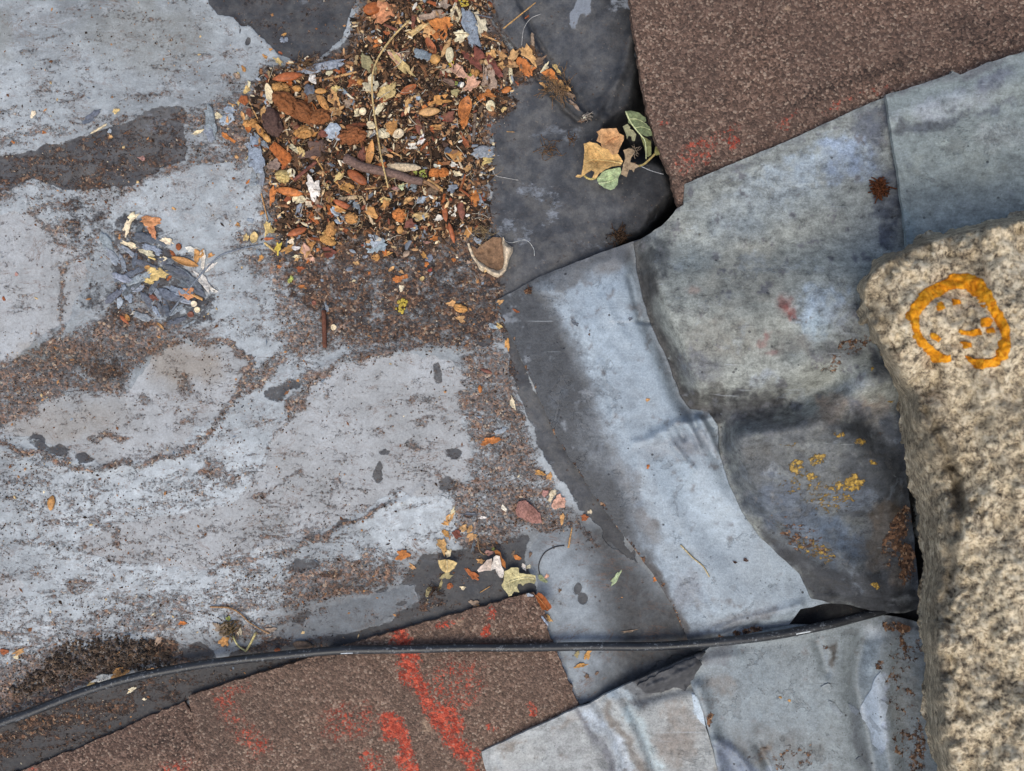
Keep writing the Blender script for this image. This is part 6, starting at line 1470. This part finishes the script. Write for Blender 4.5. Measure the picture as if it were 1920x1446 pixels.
# twigs and stalks
tw = empty("twig", P(720, 325, 0)); tag(tw, "thick grey-brown twig lying across the lower heap", "twig")
def tw_part(nm, pts, r0, r1, col):
    o = tube_thing(nm, pts, r0, r1, col, None, None, parent=tw, zlift=.006); o.location = -Vector(tw.location)
tw_part("stem", crop_pts(6, [(40,455),(110,490),(200,545),(330,580),(450,605),(600,640),(700,670),(790,705),(915,722)]), .0046, .0036, (122,98,88))
tw_part("side_shoot", crop_pts(6, [(190,540),(200,580),(230,600)]), .003, .001, (110,86,74))
tw_part("side_shoot", crop_pts(6, [(915,718),(980,740),(1050,790),(1110,820)]), .0022, .0012, (150,116,86))
tube_thing("stalk", [p + (.004,) for p in [(768,38),(745,60),(722,88),(706,115),(698,145),(699,190),(706,240),(714,290),(725,340),(728,352)]], .0009, .0008, (206,176,122), "long thin tan stalk curving down through the heap", "stalk", zlift=.008)
tube_thing("rusty_rod", [(607,582),(608,616),(609,652)], .0022, .0022, (112,72,56), "short straight rusty brown rod standing alone on the dirty sheet", "rod", zlift=.002)
tube_thing("stalk", [(394,1138),(430,1140),(452,1152),(466,1166),(492,1182),(506,1188)], .0009, .0005, (172,132,92), "bent tan stalk above the cable near the frayed stems", "stalk", zlift=.002)
tube_thing("stalk", [(480,1186),(470,1206),(462,1220)], .0012, .0010, (196,180,124), "straw-coloured stem leaning on the cable, left of a pair", "stalk", zlift=.003)
tube_thing("stalk", [(436,1192),(446,1210),(462,1222)], .0009, .0007, (196,186,130), "thin pale stem bent towards the cable", "stalk", zlift=.003)
tube_thing("stalk", [(1276,1022),(1298,1045),(1318,1062),(1330,1082)], .0008, .0006, (198,180,140), "thin cream stem with a dark bud on the gutter lining", "stalk", zf=z_c1, zlift=.001)
tube_thing("stalk", [(318,590),(340,560),(400,490),(440,470),(492,458)], .0010, .0008, (128,134,142), "grey paint-covered stem running from the heap to the peelings", "stalk", zlift=.001)
tube_thing("stalk", [(1012,1078),(1010,1060),(1020,1038),(1040,1026),(1058,1023)], .0005, .0005, (62,58,58), "fine dark curved stem on the blue-grey paint", "stalk", zlift=.0008)
tube_thing("stalk", [(896,1008),(898,1030),(908,1040),(915,1038)], .0007, .0006, (150,122,92), "short brown stem above the white papery pods", "stalk", zlift=.001)
tube_thing("hair_strand", [(922,308),(928,328),(945,333),(972,338)], .0003, .0003, (190,186,180), "white hair beside the ragged margin flake", "hair", zlift=.0008)
tube_thing("hair_strand", [(978,85),(982,55),(995,35),(1015,26)], .0004, .0003, (176,172,166), "pale curved hair on the membrane at the top", "hair", zlift=.002)
tube_thing("hair_strand", [(935,440),(955,455),(985,450),(1000,465),(1002,480)], .0003, .0003, (190,190,186), "looping white hair right of the papery pod", "hair", zlift=.0008)
tube_thing("hair_strand", [(1202,312),(1220,320),(1244,327)], .0003, .0003, (170,170,170), "short pale hair below the ragged leaf remnant", "hair", zlift=.012, zf=flat0)

# root tuft in the gap and the fluff on the membrane
def tuft(name, cx, cy, R, n, col, label, seed, zf=base_z, rad=.0004, flat=False, zl=.002):
    r = random.Random(seed); V = []; Fq = []; off = 0
    for k in range(n):
        a = r.uniform(0, 6.28); L = r.uniform(.4, 1.0) * R; x0, y0 = cx + r.gauss(0, R * .25), cy + r.gauss(0, R * .25)
        pts = []
        b = r.uniform(-1.2, 1.2)
        for j in range(6):
            t = j / 5
            x = x0 + math.cos(a + b * t) * L * t; y = y0 + math.sin(a + b * t) * L * t
            pts.append((x, y))
        zz = zf(np.array([p[0] for p in pts]), np.array([p[1] for p in pts]))
        arc = r.uniform(.0, .006)
        pv = [P(p[0], p[1], float(z) + zl + arc * math.sin(math.pi * j / 5)) for j, (p, z) in enumerate(zip(pts, zz))]
        for j, p in enumerate(pv):
            for q in range(3):
                V.append(tuple(p + Vector((math.cos(q * 2.09), math.sin(q * 2.09), math.sin(q * 2.09 + 1))) * rad))
        for j in range(5):
            for q in range(3):
                Fq.append([off + j * 3 + q, off + j * 3 + (q + 1) % 3, off + (j + 1) * 3 + (q + 1) % 3, off + (j + 1) * 3 + q])
        off += 18
    m = mesh_np(name, np.array(V), np.array(Fq)); m.materials.append(ML_BARK)
    o = link(bpy.data.objects.new(name, m)); set_col(o, col)
    return tag(o, label, "roots")
tuft("root_tuft", 1160, 442, 22, 60, (78,58,42), "dark tangled root tuft in the gap by the lead corner", 1)
tuft("root_tuft", 1030, 280, 24, 26, (120,92,66), "brown mossy rootlets in the middle of the dark membrane", 2, rad=.0003, zl=.0008)
tuft("root_tuft", 1072, 262, 12, 18, (112,84,60), "upright brown rootlets left of the crumpled leaf", 3, rad=.0003, zl=.0008)
tuft("root_tuft", 1100, 218, 12, 34, (168,158,148), "whitish fluff knot at the tip of the lapped strip", 4, rad=.0003)
tuft("root_tuft", 990, 545, 9, 18, (120,84,62), "star of brown fibres on the corner of the lining", 5, zf=z_c1, rad=.0003, zl=.0005)
tuft("root_tuft", 1190, 285, 14, 24, (168,150,128), "cobwebby pale fibres behind the narrow olive leaf", 6, zf=flat0, rad=.0002, zl=.006)
tuft("root_tuft", 430, 1180, 26, 40, (120,98,64), "frayed brown stems above the cable", 7, rad=.0004)
tuft("root_tuft", 815, 1105, 18, 26, (84,62,48), "dark fibres below the fan-shaped straw leaf", 8, rad=.0003, zl=.0006)
tuft("root_tuft", 910, 435, 20, 30, (160,136,100), "pale dry fibres above the open papery husk", 9, rad=.0003)
tuft("root_tuft", 1045, 165, 40, 60, (140,110,80), "trailing brown fibres along the lapped strip", 10, rad=.0003, zl=.003)
tuft("root_tuft", 570, 120, 24, 24, (134,104,74), "tan fibres at the top left corner of the heap", 11, rad=.0003, zl=.003)
# rust tangle on the lead apron
tuft("rust_tangle", 1648, 352, 20, 110, (106,60,32), "rust-brown fibrous tangle on the lead beside the lapped edge", 12, zf=z_c2, rad=.0006, zl=.002)
# rolled black bitumen end below the cable
g_roll = plain("black_bitumen", (70,70,72), .6, .35, 10)
roll = empty("bitumen_roll", P(1275, 1262, 0)); tag(roll, "crumpled black bitumen roll where the two lower lead sheets meet", "bitumen")
def roll_part(nm, pts, r0, r1, seg=10):
    q = spline(pts, 5); n = len(q)
    rr = [r0 + (r1 - r0) * i / (n - 1) + .0012 * math.sin(i * 1.3) for i in range(n)]
    m = tube_mesh(nm, [P(a[0], a[1], a[2]) for a in q], rr, seg); m.materials.append(g_roll)
    o = link(bpy.data.objects.new(nm, m), roll); o.location = -Vector(roll.location)
roll_part("upper_fold", [(1180,1286,.009),(1205,1275,.0105),(1250,1256,.012),(1280,1244,.013),(1306,1232,.013),(1322,1222,.010)], .0012, .0022)
RO = rag([(1196,1286),(1235,1264),(1280,1243),(1306,1234),(1316,1246),(1303,1262),(1300,1278),(1286,1296),(1262,1288),(1240,1298),(1212,1300)], 2.5, 14, 431, 3)
def z_roll(x, y):
    return z_c5(x, y) + .0022 + .006 * sstep(0, 14, poly_sdf(x, y, RO)) * (.5 + .5 * np.sin((y + .45 * x) / 5.5 + 2 * fbm(x, y, 30, 433))) + .003 * fbm(x, y, 12, 435)
m, _ = slab_mesh("crumpled_flap", RO, 3, z_roll, .003); m.materials.append(g_roll)
o = link(bpy.data.objects.new("crumpled_flap", m), roll); o.location = -Vector(roll.location)

# ================================================================ STUFF: grit, crumbs, rootlets
def scatter(n, box, dens, rs):
    out = []
    while sum(len(a) for a in out) < n:
        x = rs.uniform(box[0], box[1], n * 2); y = rs.uniform(box[2], box[3], n * 2)
        p = dens(x, y); k = rs.rand(n * 2) < p
        out.append(np.column_stack([x[k], y[k]]))
    return np.concatenate(out)[:n]
OCT = np.array([[1,0,0],[-1,0,0],[0,1,0],[0,-1,0],[0,0,1],[0,0,-1]], float)
OCTF = np.array([[0,2,4],[2,1,4],[1,3,4],[3,0,4],[2,0,5],[1,2,5],[3,1,5],[0,3,5]])
BOXV = np.array([[-1,-1,-1],[1,-1,-1],[1,1,-1],[-1,1,-1],[-1,-1,1],[1,-1,1],[1,1,1],[-1,1,1]], float)
BOXF = np.array([[0,3,2,1],[4,5,6,7],[0,1,5,4],[1,2,6,5],[2,3,7,6],[3,0,4,7]])
def M_vcol(name, rough):
    g = NT(name)
    g.set(color=g.attr('tint').outputs['Color'], rough=rough, spec=.25)
    return g.m
M_GRIT = M_vcol("loose_grit", .9)
def stuff(name, pos, size, V, Fc, pal, wts, label, cat, seed, zf=base_z, aspect=(1, 1, 1), tilt=.6, sink=.2, smooth=False, jit=.35):
    rs = np.random.RandomState(seed); n = len(pos)
    z = zf(pos[:, 0], pos[:, 1])
    c = world_xyz(pos[:, 0], pos[:, 1], z)
    v = np.tile(V[None], (n, 1, 1)) * rs.uniform(1 - jit, 1 + jit, (n, len(V), 1))
    v = v * (np.array(aspect)[None, None] * size[:, None, None]) * rs.uniform(.7, 1.3, (n, 1, 3))
    a = rs.uniform(0, 6.28, n); t = rs.normal(0, tilt, n)
    ca, sa, ct, st_ = np.cos(a), np.sin(a), np.cos(t), np.sin(t)
    x, y, zz = v[..., 0], v[..., 1], v[..., 2]
    y2 = y * ct[:, None] - zz * st_[:, None]; z2 = y * st_[:, None] + zz * ct[:, None]
    x3 = x * ca[:, None] - y2 * sa[:, None]; y3 = x * sa[:, None] + y2 * ca[:, None]
    w = np.stack([x3, y3, z2], -1) + c[:, None]
    w[..., 2] += (size * aspect[2] * (1 - sink))[:, None]
    f = (Fc[None] + (np.arange(n) * len(V))[:, None, None]).reshape(-1, Fc.shape[1])
    me = mesh_np(name, w.reshape(-1, 3), f, smooth)
    pal = np.array([lin(q) for q in pal])
    cid = rs.choice(len(pal), n, p=np.array(wts) / sum(wts))
    col = pal[cid] * rs.uniform(.7, 1.25, (n, 1))
    attr_c(me, 'tint', np.repeat(col, len(V), 0))
    me.materials.append(M_GRIT)
    return tag(link(bpy.data.objects.new(name, me)), label, cat, kind="stuff")
rs = np.random.RandomState(5)
def grid_field(fn, box, step=6):
    xs = np.arange(box[0], box[1] + step, step); ys = np.arange(box[2], box[3] + step, step)
    gx, gy = np.meshgrid(xs, ys); v = fn(gx.ravel(), gy.ravel()).reshape(gx.shape)
    def look(x, y):
        i = np.clip(((x - box[0]) / step).astype(int), 0, len(xs) - 1); j = np.clip(((y - box[2]) / step).astype(int), 0, len(ys) - 1)
        return v[j, i]
    return look
BX = (-30, 1320, -30, 1440)
dirt_at = grid_field(lambda x, y: base_fields(x, y)['dirt'], BX)
dn = lambda x, y: np.clip(dirt_at(x, y) - .15 + .55 * fbm(x, y, 26, 801, 5, .7), 0, 1) ** 1.6
pos = scatter(24000, BX, dn, rs)
stuff("grit", pos, S * rs.uniform(.7, 1.8, len(pos)), OCT, OCTF, [(66,54,46),(92,74,62),(118,94,78),(146,118,96),(178,152,126),(208,192,170),(100,102,104)], [4, 8, 8, 5, 2.4, .8, 2], "brown roof grit scattered over the grey coat", "grit", 11)
# thin folded scraps, too many and too small to pick apart
SCR = np.array([[-1,-.2,0],[-.35,-.75,.25],[.45,-.6,.2],[1,.1,0],[.3,.7,.3],[-.5,.6,.15],[0,0,.55]], float)
SCRF = np.array([[0,1,6],[1,2,6],[2,3,6],[3,4,6],[4,5,6],[5,0,6]])
heap_at = grid_field(lambda x, y: sstep(-6, 34, poly_sdf(x + 40 * fbm(x, y, 50, 811), y + 40 * fbm(x, y, 50, 812), PILE)) * (1 - .75 * sstep(400, 470, y)), BX)
pos = scatter(15000, (440, 1050, -30, 500), heap_at, rs)
stuff("litter_crumbs", pos, S * (.7 + rs.gamma(1.3, .75, len(pos))).clip(.6, 4.6), BOXV, BOXF, [(40,32,26),(66,50,38),(100,74,54),(140,98,68),(178,138,98),(206,176,132),(224,208,178),(134,140,148),(134,76,52)], [10, 13, 8, 4, 2.4, 1.6, 1.0, 1.0, 1.2], "fine brown crumbs filling the litter heap", "crumbs", 13, aspect=(1.5, .75, .35), tilt=.7, jit=.4)
pos = scatter(1500, BX, lambda x, y: np.clip(dirt_at(x, y), 0, 1) ** 1.3 * .9 + .02, rs)
stuff("sheet_crumbs", pos, S * rs.gamma(2.0, .9, len(pos)).clip(.7, 3), OCT, OCTF, [(60,46,36),(120,82,56),(176,128,84),(206,176,128),(222,206,174),(120,130,140)], [6, 6, 4, 2, 1, 2], "stray crumbs of leaf and bark over the grey sheet", "crumbs", 17, aspect=(1.4, .8, .35), tilt=.25, jit=.4)
pos = scatter(700, (440, 1050, -30, 500), heap_at, rs)
stuff("leaf_crumbs", pos, S * rs.uniform(3.0, 7.0, len(pos)), SCR, SCRF, [(74,56,44),(116,86,64),(158,112,78),(190,146,102),(214,182,136),(228,208,170),(228,220,204),(148,154,160),(134,80,60)], [5, 6, 5, 4, 3, 2.4, 1, 1.2, 2], "small dry leaf crumbs strewn through the litter heap", "leaf crumbs", 23, aspect=(1, .55, .8), tilt=.5, sink=-.2, jit=.25)
# soil clods by the cable
pos = scatter(2600, (10, 345, 1180, 1320), lambda x, y: sstep(-6, 10, poly_sdf(x, y, SOILMOUND)), rs)
stuff("soil_clods", pos, S * rs.gamma(2.0, .7, len(pos)).clip(.7, 3.6), OCT, OCTF, [(58,49,42),(78,65,54),(100,83,68),(126,104,84)], [4, 5, 4, 2], "dark brown soil clump of fine clods just above the cable", "soil", 19)
# rootlets through the heap
def rootlets(n, seed):
    r = random.Random(seed); V = []; Fq = []; off = 0; cols = []
    for k in range(n):
        for _ in range(60):
            x, y = r.uniform(440, 1050), r.uniform(-20, 500)
            if heap_at(np.array([x]), np.array([y]))[0] > r.random(): break
        a = r.uniform(0, 6.28); L = r.uniform(8, 34); b = r.uniform(-1.6, 1.6); pts = []
        for j in range(5):
            t = j / 4
            pts.append((x + math.cos(a + b * t) * L * t, y + math.sin(a + b * t) * L * t))
        zz = base_z(np.array([p[0] for p in pts]), np.array([p[1] for p in pts])); z0 = r.uniform(.001, .006)
        cc = r.choice([(196,170,126), (150,120,86), (110,84,62), (206,196,176), (84,64,48)])
        rad = S * r.uniform(.35, .8)
        for j, p in enumerate(pts):
            q0 = P(p[0], p[1], float(zz[j]) + z0)
            for q in range(3):
                V.append(tuple(q0 + Vector((math.cos(q * 2.09) * -math.sin(a), math.cos(q * 2.09) * -math.cos(a), math.sin(q * 2.09))) * rad)); cols.append(lin(cc))
        for j in range(4):
            for q in range(3):
                Fq.append([off + j * 3 + q, off + j * 3 + (q + 1) % 3, off + (j + 1) * 3 + (q + 1) % 3, off + (j + 1) * 3 + q])
        off += 15
    m = mesh_np("rootlets", np.array(V), np.array(Fq)); attr_c(m, 'tint', np.array(cols)); m.materials.append(M_GRIT)
    tag(link(bpy.data.objects.new("rootlets", m)), "fine pale rootlets and fibres through the heap", "rootlets", kind="stuff")
rootlets(420, 3)
